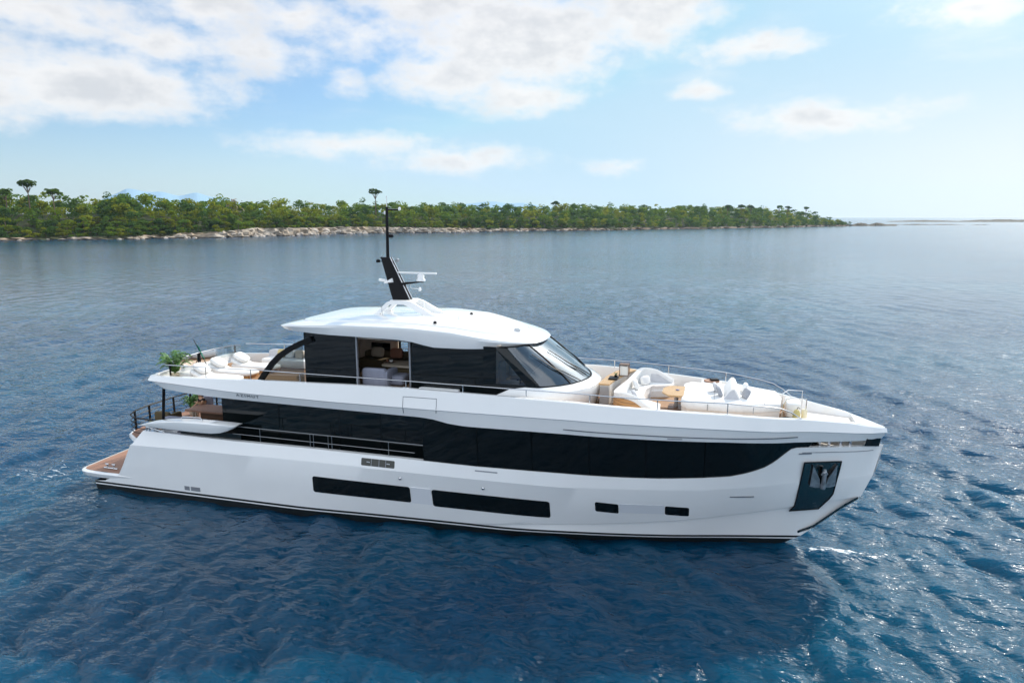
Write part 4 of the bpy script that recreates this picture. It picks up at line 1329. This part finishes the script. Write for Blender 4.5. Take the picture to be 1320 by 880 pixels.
    bk = YB(); bk.add([(13.55, -.16, 8.46), (13.55, .16, 8.46), (14.5, .10, 8.60), (14.5, -.10, 8.60), (13.6, -.16, 8.56), (13.6, .16, 8.56), (14.5, .10, 8.64), (14.5, -.10, 8.64)], [(0, 1, 2, 3), (4, 7, 6, 5), (0, 3, 7, 4), (1, 5, 6, 2), (2, 6, 7, 3), (0, 4, 5, 1)]); bk.put('radar_bracket', BLACKP, mast)
    rd = YB(); rd.lathe([(.17, 0), (.17, .05), (.13, .10), (.13, .22), (.06, .27)], (14.42, 0, 8.64), 14); rd.box(13.5, 15.05, -.05, .05, 8.91, 8.965); rd.put('radar', GELW, mast)
    lt = YB(); lt.tube([(14.0, 0, 8.5), (14.0, 0, 8.36), (14.35, 0, 8.34)], .012, 5); lt.lathe([(.03, 0), (.06, .02), (.05, .12), (.02, .14)], (14.37, 0, 8.26), 10); lt.put('search_light', GELW, mast)
build_roof()

# ---- interior of the upper saloon, seen through the open door
def build_interior():
    mb = YB()
    mb.box(10.7, 17.6, -2.02, 2.0, DECK, DECK + .42); mb.put('saloon_floor', mat('pale_oak_floor', (.30, .19, .12), .45, build=teak(.14, (.34, .21, .13), (.27, .16, .10))))
    mb = YB(); mb.box(10.7, 18.2, -2.0, 2.0, 6.70, 6.74); mb.put('saloon_ceiling', BEIGEW)
    mb = YB(); mb.box(10.8, 12.55, 1.72, 1.78, DECK + .02, 6.7); mb.box(13.0, 17.6, 1.72, 1.78, DECK + .02, 6.7); mb.box(10.75, 10.81, -1.2, 1.7, DECK + .02, 6.7); mb.box(16.2, 16.26, -2.0, 1.7, DECK + .02, 6.7)
    w = mb.put('saloon_wall', BEIGEW)
    YB().box(11.35, 12.2, 1.66, 1.715, 5.42, 5.85).put('television', BLACKG, w)
    # helm: console and dash
    mb = YB(); mb.add([(19.0, -1.5, 4.6), (19.0, 1.5, 4.6), (20.1, 1.4, 5.3), (20.1, -1.4, 5.3), (18.7, -1.5, 5.3), (18.7, 1.5, 5.3), (18.7, -1.5, 4.6), (18.7, 1.5, 4.6)], [(4, 5, 2, 3), (6, 7, 5, 4), (0, 3, 2, 1), (6, 4, 3, 0), (7, 1, 2, 5)])
    mb.box(19.0, 19.1, -.9, .9, 5.3, 5.62); mb.put('helm_console', mat('dash_leather', (.03, .035, .045), .5))
build_interior()

def helm_seat(x, y, label):
    t = thing('helm_seat', (x, y, DECK + .02), label, 'seat', 'helm seats behind the windscreen')
    MB().lathe([(.25, 0), (.25, .03), (.05, .06), (.05, .5)]).build('pedestal', STEEL, t)
    MB().soft((.6, .6, .18), .4, TR(0, 0, .5)).build('seat', PGREY, t)
    MB().soft((.16, .58, .8), .4, TR(-.3, 0, .62)).build('backrest', PGREY, t)
helm_seat(18.15, -.75, 'pale helm seat behind the windscreen, the nearer one')
helm_seat(18.15, .55, 'pale helm seat behind the windscreen, the farther one')

# ---- saloon furniture (loose)
def build_saloon_things():
    F = DECK + .42
    t = thing('armchair', (13.30, -1.42, F), 'lilac grey low sofa end just inside the open door', 'armchair')
    MB().soft((.95, .9, .42), .25).build('seat', PGREY, t); MB().soft((.95, .22, .66), .25, TR(0, -.36, .02)).build('backrest', PGREY, t); MB().soft((.2, .9, .58), .25, TR(.45, 0, .02)).build('arm', PGREY, t)
    t = thing('ottoman', (14.0, -1.2, F), 'small grey round cornered ottoman on the saloon floor', 'ottoman')
    MB().soft((.65, .7, .38), .4).build('seat', PGREY, t); MB().box(-.25, .25, -.28, .28, -.0, .06).build('base', BLACKP, t)
    t = thing('coffee_table', (13.75, -.35, F), 'low round edged beige table inside the saloon', 'table')
    MB().soft((1.5, .9, .10), .3, TR(0, 0, .50)).build('tabletop', BCUSH, t); MB().soft((1.2, .65, .46), .35).build('base', DCUSH, t)
    t = thing('tray', (13.2, -.40, F + .60), 'dark tray with cups and a white bowl on the low table', 'tray')
    MB().box(-.2, .2, -.14, .14, 0, .025).build('base', WOODD, t); MB().lathe([(.03, 0), (.07, .03), (.075, .09), (.06, .09)], (.1, -.03, .025), 12).build('bowl', GELW, t); MB().lathe([(.03, 0), (.035, .08)], (-.1, .03, .025), 10).build('cup', mat('terracotta', (.45, .2, .12), .6), t)
    t = thing('saloon_sofa', (12.6, 1.15, F), 'brown wide sofa against the far saloon wall', 'sofa')
    MB().soft((2.9, .9, .42), .2).build('seat', DCUSH, t); MB().soft((2.9, .25, .55), .25, TR(0, .36, .1)).build('backrest', DCUSH, t)
    for x, c, l in ((11.9, BCUSH, 'beige cushion at the left of the saloon sofa'), (12.75, mat('rust_cushion', (.36, .16, .10), .9), 'rust coloured cushion at the right of the saloon sofa')):
        o = MB().soft((.55, .2, .42), .5, RO(-14, 'X')).build('cushion', c); o.location = (x, 1.12, F + .43); tag(o, l, 'cushion')
build_saloon_things()

# ------------------------------------------------------------------ fixed furniture of the yacht's foredeck
def wall_along(mb, path, th, z0=DECK):
    """upholstered wall along a plan path [(x, y, ztop)], thickness th towards the left of the travel direction"""
    rows = []
    for i, (x, y, z) in enumerate(path):
        a = path[max(0, i - 1)]; b = path[min(len(path) - 1, i + 1)]
        t = Vector((b[0] - a[0], b[1] - a[1])).normalized(); n = Vector((-t.y, t.x)) * th
        r = min(.05, th * .4)
        rows.append([(x, y, z0), (x, y, z - r), (x + n.x * .15, y + n.y * .15, z - r * .2), (x + n.x * .5, y + n.y * .5, z), (x + n.x * .85, y + n.y * .85, z - r * .2), (x + n.x, y + n.y, z - r), (x + n.x * 1.25, y + n.y * 1.25, z0)])
    mb.grid(rows); mb.cap(rows[0]); mb.cap(rows[-1])
    return mb
def fine(path, n=4):
    P = [Vector(p) for p in path]; out = []
    for i in range(len(P) - 1):
        p0, p1, p2, p3 = P[max(0, i - 1)], P[i], P[i + 1], P[min(len(P) - 1, i + 2)]
        for k in range(n):
            t = k / n
            out.append(.5 * ((2 * p1) + (p2 - p0) * t + (2 * p0 - 5 * p1 + 4 * p2 - p3) * t * t + (3 * p1 - p0 - 3 * p2 + p3) * t ** 3))
    return [tuple(v) for v in out] + [tuple(P[-1])]

def build_foredeck():
    # U-shaped sofa open towards the bow
    path = fine([(23.5, -2.02, 4.78), (23.1, -2.04, 4.95), (22.7, -2.0, 5.20), (22.3, -1.85, 5.26), (21.98, -1.4, 5.16), (21.92, -.7, 5.08), (22.0, 0, 5.07), (22.15, .8, 5.10), (22.28, 1.4, 5.18), (22.5, 1.90, 5.32), (23.0, 2.02, 5.30), (23.4, 2.02, 5.14), (23.75, 1.96, 4.96)], 4)
    sofa = wall_along(YB(), path, -.20).put('foredeck_sofa', WCUSH, ang=50)
    mb = YB(); mb.grid([[(x - .008 * (i > 8), y - .012, DECK + .01) for i, (x, y, z) in enumerate(path[:20])], [(x - .008 * (i > 8), y - .012, z - .08) for i, (x, y, z) in enumerate(path[:20])]]); mb.put('teak_side_panel', TEAKV, sofa)
    seat = [(23.52, -1.95), (22.7, -1.85), (22.25, -1.5), (22.05, -.7), (22.2, .2), (22.4, 1.1), (22.6, 1.75), (23.1, 1.97), (23.78, 1.95), (23.72, 1.42), (23.0, 1.15), (22.85, .6), (22.85, -.45), (23.0, -.85), (23.5, -1.25)]
    mb = YB()
    cx = sum(p[0] for p in seat) / len(seat); cy = sum(p[1] for p in seat) / len(seat)
    def ins(k, z): return [(x + (cx - x) * k * .2, y + (cy - y) * k * .2, z) for x, y in seat]
    mb.grid([ins(.25, DECK), ins(.25, 4.74), ins(0, 4.76), ins(0, 4.88), ins(.06, 4.92)], True); mb.cap(ins(.06, 4.92)); mb.put('seat', WCUSH, sofa, 35)
    # grey squab on the far wing and the near corner
    mb = YB(); mb.grid([[(22.72, 1.78, 4.93), (23.68, 1.75, 4.93)], [(22.68, 1.80, 5.24), (23.15, 1.80, 5.22)], ]); mb.put('back_squab', LCUSH, sofa)
    mb = YB(); mb.grid([[(22.32, -1.48, 4.93), (22.14, -.80, 4.93)], [(22.24, -1.50, 5.12), (22.10, -.80, 5.06)]]); mb.put('back_squab', LCUSH, sofa)
    # bar counter behind the sofa
    top = [(21.32, -.62), (21.70, -.62), (21.78, .0), (21.98, .8), (22.1, 1.4), (22.35, 1.95), (22.0, 2.2), (21.62, 1.5), (21.42, .6)]
    c = YB().prism(top, 5.26, 5.31).put('bar_counter', TEAKT)
    YB().prism([(x * .9 + 21.75 * .1, y * .97 + .02) for x, y in top], DECK, 5.255).put('cabinet', CREAM, c)
    YB().box(21.38, 21.68, -.66, -.635, 4.58, 5.2).put('fridge_door', GREY, c)
    # eight-sided teak table
    t = YB()
    oc = [(23.95 + .50 * math.cos(R(a)), -.08 + .78 * math.sin(R(a))) for a in (22, 62, 118, 158, 202, 242, 298, 338)]
    t.prism(oc, 5.06, 5.115); tb = t.put('foredeck_table', TEAKT)
    YB().lathe([(.07, 0), (.07, .52), (.16, .56)], (23.95, -.08, DECK), 12).put('pedestal', GREY, tb)
    YB().prism([(23.7, -.42), (24.2, -.42), (24.2, .26), (23.7, .26)], DECK, DECK + .05).put('foot', WOODD, tb)
    YB().lathe([(.05, 0), (.07, .02), (.03, .03)], (23.98, -.02, 5.115), 12).put('table_boss', mat('blue_enamel', (.10, .12, .30), .3), tb)
    # big white sunpad
    pad = [(24.15, -1.10), (24.35, -1.42), (25.5, -1.42), (26.6, -1.18), (27.25, -.85), (27.35, 0)]
    pad = pad + [(x, -y) for x, y in pad[-2::-1]]
    mb = YB(); mb.prism([(x * .985 + .38, y * .96) for x, y in pad], DECK, 4.84); sp = mb.put('sunpad', CREAM)
    cx, cy = 25.7, 0
    def ring(k, z): return [(cx + (x - cx) * k, cy + (y - cy) * k, z) for x, y in pad]
    mb = YB(); mb.grid([ring(.985, 4.845), ring(1.0, 4.88), ring(1.0, 5.06), ring(.985, 5.10), ring(.95, 5.12)], True); mb.cap(ring(.95, 5.12)); mb.cap(ring(.985, 4.845)); mb.put('mattress', WCUSH, sp, 50)
    for x in (25.0, 26.4): YB().tube([(x, -1.435, 4.86), (x, -1.435, 5.07)], .014, 5).put('strap', GREY, sp)
    SEAM = mat('cushion_seam', (.42, .41, .40), .9)
    for q in ([(24.2, .02, 5.118), (25.45, .02, 5.122)], [(26.05, .02, 5.122), (27.2, .02, 5.118)], [(26.75, -1.08, 5.118), (26.75, 1.08, 5.118)], [(25.2, -1.36, 5.116), (25.2, 1.36, 5.116)]): YB().tube(q, .011, 5).put('seam', SEAM, sp)
    for q in ([(22.30, .30, 4.918), (22.85, .25, 4.918)], [(22.35, -.95, 4.918), (22.95, -.80, 4.918)], [(22.55, 1.35, 4.918), (23.1, 1.2, 4.918)]): YB().tube(q, .011, 5).put('seam', SEAM, sofa)
    YB().box(24.75, 25.45, 1.45, 1.95, DECK, 5.10).put('side_console', GELW, sp)
    # wedge backrest across the pad
    w = YB(); rows = []
    for y in np.linspace(-.78, .95, 8):
        rows.append([(25.50, y, 5.12), (25.70, y, 5.42), (25.76, y, 5.47), (25.82, y, 5.47), (25.88, y, 5.42), (26.02, y, 5.12)])
    w.grid(rows); w.cap(rows[0]); w.cap(rows[-1]); w.put('wedge_backrest', WCUSH, sp, 50)
    YB().add([(25.50, -.79, 5.125), (25.71, -.79, 5.40), (25.81, -.79, 5.43), (25.98, -.79, 5.125)], [(0, 1, 2, 3)]).put('wedge_end', LCUSH, sp)
    # bow hand hoop and low locker forward of the pad
    h = YB(); h.tube([(27.35, -.55, DECK), (27.35, -.55, 5.0), (27.45, -.55, 5.2), (27.6, -.55, 5.25), (28.05, -.55, 5.25), (28.05, -.55, 4.46)], .02, 6); h.tube([(27.42, .55, DECK), (27.42, .55, 5.1), (27.6, .55, 5.25), (28.05, .55, 5.25), (28.05, .55, 4.46)], .02, 6); h.put('bow_hoop', STEEL)
    YB().soft((.45, .9, .55), .2, TR(27.72, .15, DECK - .04)).put('bow_locker', GELW)
    YB().lathe([(.09, 0), (.09, .42), (.06, .46)], (28.0, -.62, DECK - .04), 12).put('bow_bollard', mat('cream_enamel', (.75, .66, .45), .4))
build_foredeck()

# ------------------------------------------------------------------ loose things on board
def put_cushion(loc, size, m, rz, tilt, label, group=None):
    o = MB().soft(size, .55, RO(rz, 'Z') @ RO(tilt, 'X'), 18, 10).build('cushion', m, None, 60)
    o.location = loc
    return tag(o, label, 'cushion', group)
put_cushion((22.55, -1.28, 4.92), (.44, .16, .34), GCUSH, 120, -20, 'mid grey cushion behind a paler one in the near corner of the foredeck sofa')
put_cushion((22.70, -1.02, 4.92), (.44, .15, .36), LCUSH, 105, -24, 'pale grey cushion in the near corner of the foredeck sofa')
put_cushion((22.55, .55, 4.92), (.5, .18, .34), WCUSH, 100, -20, 'white cushion against the middle of the foredeck sofa back')
put_cushion((22.80, 1.25, 4.92), (.46, .17, .34), WCUSH, 60, -18, 'white cushion in the far corner of the foredeck sofa')
put_cushion((25.30, .15, 5.12), (.44, .15, .33), LCUSH, 100, -22, 'pale grey cushion furthest aft on the big sunpad')
put_cushion((25.42, -.42, 5.12), (.42, .15, .34), GCUSH, 95, -22, 'dark grey cushion against the after face of the sunpad wedge')
put_cushion((26.14, -.45, 5.12), (.44, .16, .33), GCUSH, -75, -24, 'grey cushion leaning on the bow side of the sunpad wedge')
put_cushion((26.12, .42, 5.12), (.44, .16, .32), WCUSH, -90, -24, 'white cushion on the bow side of the sunpad wedge')

def build_lantern():
    t = thing('lantern', (22.02, .88, 5.31), 'white box lantern in a dark frame on the foredeck bar counter', 'lantern')
    MB().box(-.14, .14, -.14, .14, .03, .37).build('shade', mat('paper_shade', (.8, .78, .72), .8), t)
    f = MB()
    for sx in (-1, 1):
        for sy in (-1, 1): f.box(sx * .16 - .012, sx * .16 + .012, sy * .16 - .012, sy * .16 + .012, 0, .44)
    f.box(-.17, .17, -.17, .17, .41, .43); f.box(-.17, .17, -.17, .17, .01, .03)
    f.build('frame', WOODD, t)
    t = thing('tray', (21.72, .25, 5.31), 'dark tray with a small green plant on the teak bar counter', 'tray')
    MB().box(-.16, .16, -.22, .2, 0, .05).build('base', BLACKP, t)
    MB().lathe([(.05, 0), (.06, .08), (.03, .09)], (.05, .2, .0), 10).build('pot', BLACKP, t)
    lf = MB(); rn = random.Random(4)
    for k in range(16):
        a = rn.uniform(0, 6.28); r = rn.uniform(.05, .13); z = rn.uniform(.1, .2)
        lf.add([(.05, .2, .08), (.05 + r * math.cos(a) * .6 - .02 * math.sin(a), .2 + r * math.sin(a) * .6 + .02 * math.cos(a), z), (.05 + r * math.cos(a), .2 + r * math.sin(a), z + .01), (.05 + r * math.cos(a) * .6 + .02 * math.sin(a), .2 + r * math.sin(a) * .6 - .02 * math.cos(a), z)], [(0, 1, 2, 3)])
    lf.build('leaves', LEAF, t)
    t = thing('serving_tray', (25.1, 1.7, 5.10), 'round wooden tray with a dark book at the far side of the sunpad', 'tray')
    MB().lathe([(.26, 0), (.28, .02), (.27, .05), (.25, .03), (.02, .025)], n=24).build('base', TEAKD, t)
    MB().box(-.02, .26, -.05, .16, .03, .09, RO(20, 'Z')).build('book', BLACKP, t)
build_lantern()

def build_bow_things():
    t = thing('fender', (27.75, -.80, DECK - .035), 'small yellow fender standing at the bow beside the hoop rail', 'fender')
    MB().lathe([(.03, 0), (.10, .03), (.12, .12), (.12, .34), (.08, .44), (.03, .48)], n=14).build('body', YELL, t)
    MB().tube([(0, 0, .47), (.03, 0, .56), (.1, .02, .5)], .012, 5).build('line', BLACKP, t)
    m = MB()
    for k in range(5): m.tube([((.26 - .02 * k) * math.cos(a), (.22 - .02 * k) * math.sin(a), .03 + .045 * k) for a in np.linspace(0, 6.28, 18)], .028, 6, False)
    o = m.build('rope_coil', BLACKP); o.location = (27.45, -1.15, DECK + .0); tag(o, 'black coil of mooring rope on the bow deck', 'rope')
build_bow_things()

def make_lounger(x, y, label):
    t = thing('sun_lounger', (x, y, DECK), label, 'sun lounger', 'white sun loungers on the after upper deck')
    MB().box(-1.0, .95, -.34, .34, .0, .09).build('base', TEAKV, t)
    m = MB().soft((2.15, .80, .19), .38, TR(.0, 0, .10), 28, 10); m.build('mattress', WCUSH, t, 60)
    b = MB().soft((.95, .78, .17), .4, TR(-.66, 0, .20) @ RO(24, 'Y'), 24, 10); b.build('backrest', WCUSH, t, 60)
    return t
lo0 = make_lounger(6.15, -1.50, 'white sun lounger nearest the rail on the after upper deck')
copy_tree(lo0, (6.02, -.35, DECK), label='white sun lounger in the middle of the three on the after deck')
copy_tree(lo0, (6.25, .80, DECK), label='white sun lounger farthest from the viewer on the after deck')
for (x, y, l) in ((5.40, -1.50, 'big white pillow on the nearest sun lounger'), (5.27, -.35, 'big white pillow on the middle sun lounger'), (5.50, .80, 'big white pillow on the farthest sun lounger')):
    o = MB().soft((.62, .60, .20), .55, RO(28, 'Y'), 20, 10).build('pillow', WCUSH, None, 60); o.location = (x, y, DECK + .46); tag(o, l, 'pillow')
o = MB().soft((.75, .70, .34), .5).build('pouffe', WCUSH, None, 60); o.location = (4.72, -1.35, DECK); tag(o, 'low white pouffe beside the palm at the after corner', 'pouffe')
o = MB().soft((.75, .62, .30), .5).build('pouffe', WCUSH, None, 60); o.location = (4.72, -.30, DECK); tag(o, 'low white pouffe behind the middle sun lounger', 'pouffe')

def build_aft_sofa():
    t = thing('bench_sofa', (7.2, 1.95, DECK), 'white bench sofa along the far rail behind the loungers', 'sofa')
    MB().soft((2.6, .8, .36), .22).build('seat', WCUSH, t, 60); MB().soft((2.6, .2, .62), .25, TR(0, .33, .05)).build('backrest', LCUSH, t, 60)
    for (x, m, l) in ((6.7, mat('straw_cushion', (.52, .42, .20), .9), 'round straw coloured cushion on the far white bench'), (7.1, WCUSH, 'white cushion beside the straw coloured one on the far bench'), (7.6, BCUSH, 'beige cushion at the right of the far bench')):
        put_cushion((x, 2.0, DECK + .36), (.42, .18, .38), m, 0, -15, l)
build_aft_sofa()

def palm(loc, h, rad, n, seed, label):
    r = random.Random(seed)
    t = thing('potted_palm', loc, label, 'plant')
    MB().lathe([(.13, 0), (.17, .05), (.19, .30), (.17, .31), (.15, .27)], n=16).build('pot', POT, t)
    m = MB()
    for k in range(n):
        a = r.uniform(0, 6.28); up = r.uniform(.55, 1.05); L = rad * r.uniform(.7, 1.1)
        pts = []
        for i in range(7):
            u = i / 6
            pts.append(Vector((math.cos(a) * L * u * (1.15 - .3 * up), math.sin(a) * L * u * (1.15 - .3 * up), .28 + h * up * (u * 1.5 - .75 * u * u) - .18 * u ** 3)))
        m.tube([tuple(p) for p in pts], [.008] * 6 + [.003], 4, False)
        for i in range(1, 7):
            tdir = (pts[i] - pts[i - 1]).normalized(); side = tdir.cross(Vector((0, 0, 1))).normalized()
            for sg in (-1, 1):
                for q in (0, .5):
                    p = pts[i - 1].lerp(pts[i], .5 + q * .9 if q else .5); l = .16 * (1.15 - i / 8)
                    tip = p + side * sg * l + tdir * l * .75 - Vector((0, 0, .05))
                    w = tdir * .026
                    m.add([p - w, p.lerp(tip, .5) - w * 1.2 + Vector((0, 0, .015)), tip, p.lerp(tip, .5) + w * 1.2], [(0, 1, 2, 3)])
    m.build('fronds', LEAF, t, 0)
palm((4.30, -1.72, DECK), 1.30, .74, 44, 2, 'potted palm at the near after corner of the upper deck')
palm((2.62, .95, MAIN), 1.0, .5, 34, 5, 'potted palm by the cockpit rail below')

def build_flag():
    t = thing('ensign_staff', (3.98, .1, 4.85), 'dark ensign staff with a furled green flag at the stern rail', 'flag')
    MB().tube([(0.3, 0, -.05), (-.25, 0, .98)], .016, 6).build('staff', BLACKP, t)
    m = MB(); rows = []
    for i in range(8):
        u = i / 7
        rows.append([(-.17 + .33 * u + .02 * math.sin(u * 9), .0, .83 - .62 * u * 1.0), (-.10 + .36 * u, .05 * math.sin(u * 7), .78 - .66 * u), (-.02 + .30 * u, .02, .66 - .60 * u)])
    m.grid(rows); m.build('cloth', FLAGC, t)
build_flag()

def build_cockpit_things():
    t = thing('cockpit_sofa', (4.85, -1.55, MAIN), 'lilac grey sofa seen from behind in the shaded after cockpit', 'sofa')
    MB().soft((2.4, .95, .42), .2, TR(0, .1, 0)).build('seat', PGREY, t, 60); MB().soft((2.4, .28, .82), .22, TR(0, -.28, .0)).build('backrest', PGREY, t, 60)
    t = thing('dining_table', (4.7, .05, MAIN), 'brown wooden dining table in the after cockpit', 'table')
    MB().box(-1.25, 1.6, -.5, .5, .62, .69).build('tabletop', TEAKD, t); MB().box(-.8, 1.2, -.12, .12, 0, .62).build('base', WOODD, t)
    t = thing('armchair', (2.85, -.75, MAIN), 'olive brown low armchair by the stern rail of the cockpit', 'armchair')
    MB().soft((.75, .75, .4), .25).build('seat', DCUSH, t, 60); MB().soft((.75, .16, .72), .25, TR(0, -.32, 0)).build('backrest', DCUSH, t, 60); MB().soft((.16, .75, .6), .25, TR(.3, 0, 0)).build('arm', DCUSH, t, 60)
    t = thing('dining_chair', (3.45, .75, MAIN), 'grey dining chair the seated person uses', 'chair')
    MB().soft((.5, .5, .1), .3, TR(0, 0, .38)).build('seat', PGREY, t, 60); MB().soft((.5, .1, .5), .3, TR(0, .24, .42)).build('backrest', PGREY, t, 60)
    for sx in (-.2, .2):
        for sy in (-.2, .2): MB().tube([(sx, sy, 0), (sx * .9, sy * .9, .4)], .018, 6).build('leg', BLACKP, t)
    t = thing('lantern', (2.35, -1.25, MAIN), 'small glass storm lantern with a yellow candle on the cockpit sole', 'lantern')
    MB().lathe([(.09, .0), (.10, .02), (.10, .42), (.08, .44)], n=14).build('shade', CLEARG, t); MB().lathe([(.05, .02), (.05, .30), (.01, .33)], n=10).build('candle', YELL, t)
build_cockpit_things()

# ------------------------------------------------------------------ the person at the table
def skin_body(name, verts, edges, radii, m, parent=None, levels=2, root=0):
    me = bpy.data.meshes.new(name); me.from_pydata(verts, edges, [])
    o = bpy.data.objects.new(name, me); C.objects.link(o)
    o.modifiers.new('skin', 'SKIN'); s = o.modifiers.new('sub', 'SUBSURF'); s.levels = levels; s.render_levels = levels
    for i, r in enumerate(radii):
        rr = r if isinstance(r, tuple) else (r, r)
        me.skin_vertices[0].data[i].radius = rr; me.skin_vertices[0].data[i].use_root = (i == root)
    dg = bpy.context.evaluated_depsgraph_get()
    me2 = bpy.data.meshes.new_from_object(o.evaluated_get(dg))
    bpy.data.objects.remove(o); bpy.data.meshes.remove(me)
    me2.materials.clear(); me2.materials.append(m)
    me2.polygons.foreach_set('use_smooth', [True] * len(me2.polygons))
    o = bpy.data.objects.new(name, me2); C.objects.link(o)
    if parent: o.parent = parent
    return o
def build_person():
    # seated facing the viewer (-y), leaning, right forearm down on the thigh, left elbow on the table
    v = [(0, 0, .50), (0, -.03, .66), (0, -.08, .82), (0, -.11, .93), (-.01, -.14, 1.01), (-.02, -.17, 1.08), (-.02, -.185, 1.16), (-.02, -.175, 1.235),
         (-.16, -.10, .89), (-.25, -.17, .68), (-.27, -.36, .55), (-.26, -.44, .52),
         (.16, -.11, .89), (.26, -.24, .74), (.14, -.38, .79), (.07, -.40, .82),
         (-.10, -.05, .47), (-.13, -.44, .48), (-.13, -.46, .10), (-.13, -.58, .04),
         (.10, -.05, .47), (.13, -.44, .48), (.13, -.46, .10), (.13, -.58, .04)]
    e = [(0, 1), (1, 2), (2, 3), (3, 4), (4, 5), (5, 6), (6, 7), (3, 8), (8, 9), (9, 10), (10, 11), (3, 12), (12, 13), (13, 14), (14, 15), (0, 16), (16, 17), (17, 18), (18, 19), (0, 20), (20, 21), (21, 22), (22, 23)]
    r = [(.15, .11), (.13, .10), (.16, .11), (.12, .09), .052, .075, .088, .065, .065, .045, .034, .03, .065, .045, .034, .03, .09, .065, .05, .035, .09, .065, .05, .035]
    # fingers: short chains rooted in each palm
    for (h, d) in ((11, Vector((.05, -.75, -.35))), (15, Vector((-.8, -.25, .25)))):
        d.normalize(); base = Vector(v[h]); side = d.cross(Vector((0, 0, 1))).normalized()
        for k, L in enumerate((.065, .08, .085, .078)):
            p = base + side * (.016 * (k - 1.5)) + d * .04; q = p + d * L * .55 + Vector((0, 0, -.012)); w = p + d * L + Vector((0, 0, -.035))
            i = len(v); v += [tuple(p), tuple(q), tuple(w)]; e += [(h, i), (i, i + 1), (i + 1, i + 2)]; r += [.010, .009, .008]
        p = base + side * .035 + d * .005; i = len(v); v += [tuple(p), tuple(p + side * .02 + d * .04)]; e += [(h, i), (i, i + 1)]; r += [.011, .009]
    b = skin_body('person', v, e, r, SKIN)
    b.location = (3.47, .70, MAIN + .0); b.rotation_euler = (0, 0, R(-22))
    tag(b, 'dark haired person in a black top sitting at the cockpit table', 'person')
    # clothes: black top and dark trousers follow the same skeleton a little larger
    skin_body('top', [v[i] for i in (0, 1, 2, 3, 8, 12)] + [tuple(Vector(v[8]).lerp(Vector(v[9]), .6)), tuple(Vector(v[12]).lerp(Vector(v[13]), .6))], [(0, 1), (1, 2), (2, 3), (3, 4), (3, 5), (4, 6), (5, 7)], [(.165, .125), (.145, .115), (.175, .125), (.125, .10), .078, .078, .06, .06], CLOTH_B, b)
    skin_body('trousers', [v[0], v[16], v[17], v[18], v[20], v[21], v[22]], [(0, 1), (1, 2), (2, 3), (0, 4), (4, 5), (5, 6)], [(.165, .125), .105, .08, .062, .105, .08, .062], mat('beige_trousers', (.35, .30, .24), .9), b)
    hd = Vector((-.02, -.175, 1.165))
    h = MB()
    rows = []
    for i in range(9):
        ph = -.5 + (math.pi / 2 + .5) * i / 8
        rows.append([(hd.x + .108 * math.cos(ph) * math.cos(t), hd.y + .02 + .118 * math.cos(ph) * math.sin(t) , hd.z + .03 + .125 * math.sin(ph)) for t in np.linspace(-.55, math.pi + .55, 22)])
    h.grid(rows)
    h.soft((.20, .10, .26), .7, TR(hd.x, hd.y + .10, hd.z - .22), 14, 8)
    h.build('hair', HAIR, b, 60)
    f = MB()
    f.lathe([(.012, 0), (.018, .008), (.006, .03)], (hd.x, hd.y - .098, hd.z - .01), 8)
    f.build('nose', SKIN, b)
    for sx in (-1, 1):
        MB().soft((.028, .014, .014), .8, TR(hd.x + sx * .035, hd.y - .088, hd.z + .022), 8, 6).build('eye', BLACKP, b)
        MB().soft((.02, .04, .06), .7, TR(hd.x + sx * .092, hd.y, hd.z - .02), 8, 6).build('ear', SKIN, b)
    MB().soft((.05, .014, .016), .8, TR(hd.x, hd.y - .082, hd.z - .055), 8, 6).build('mouth', mat('lips', (.40, .14, .11), .5), b)
build_person()
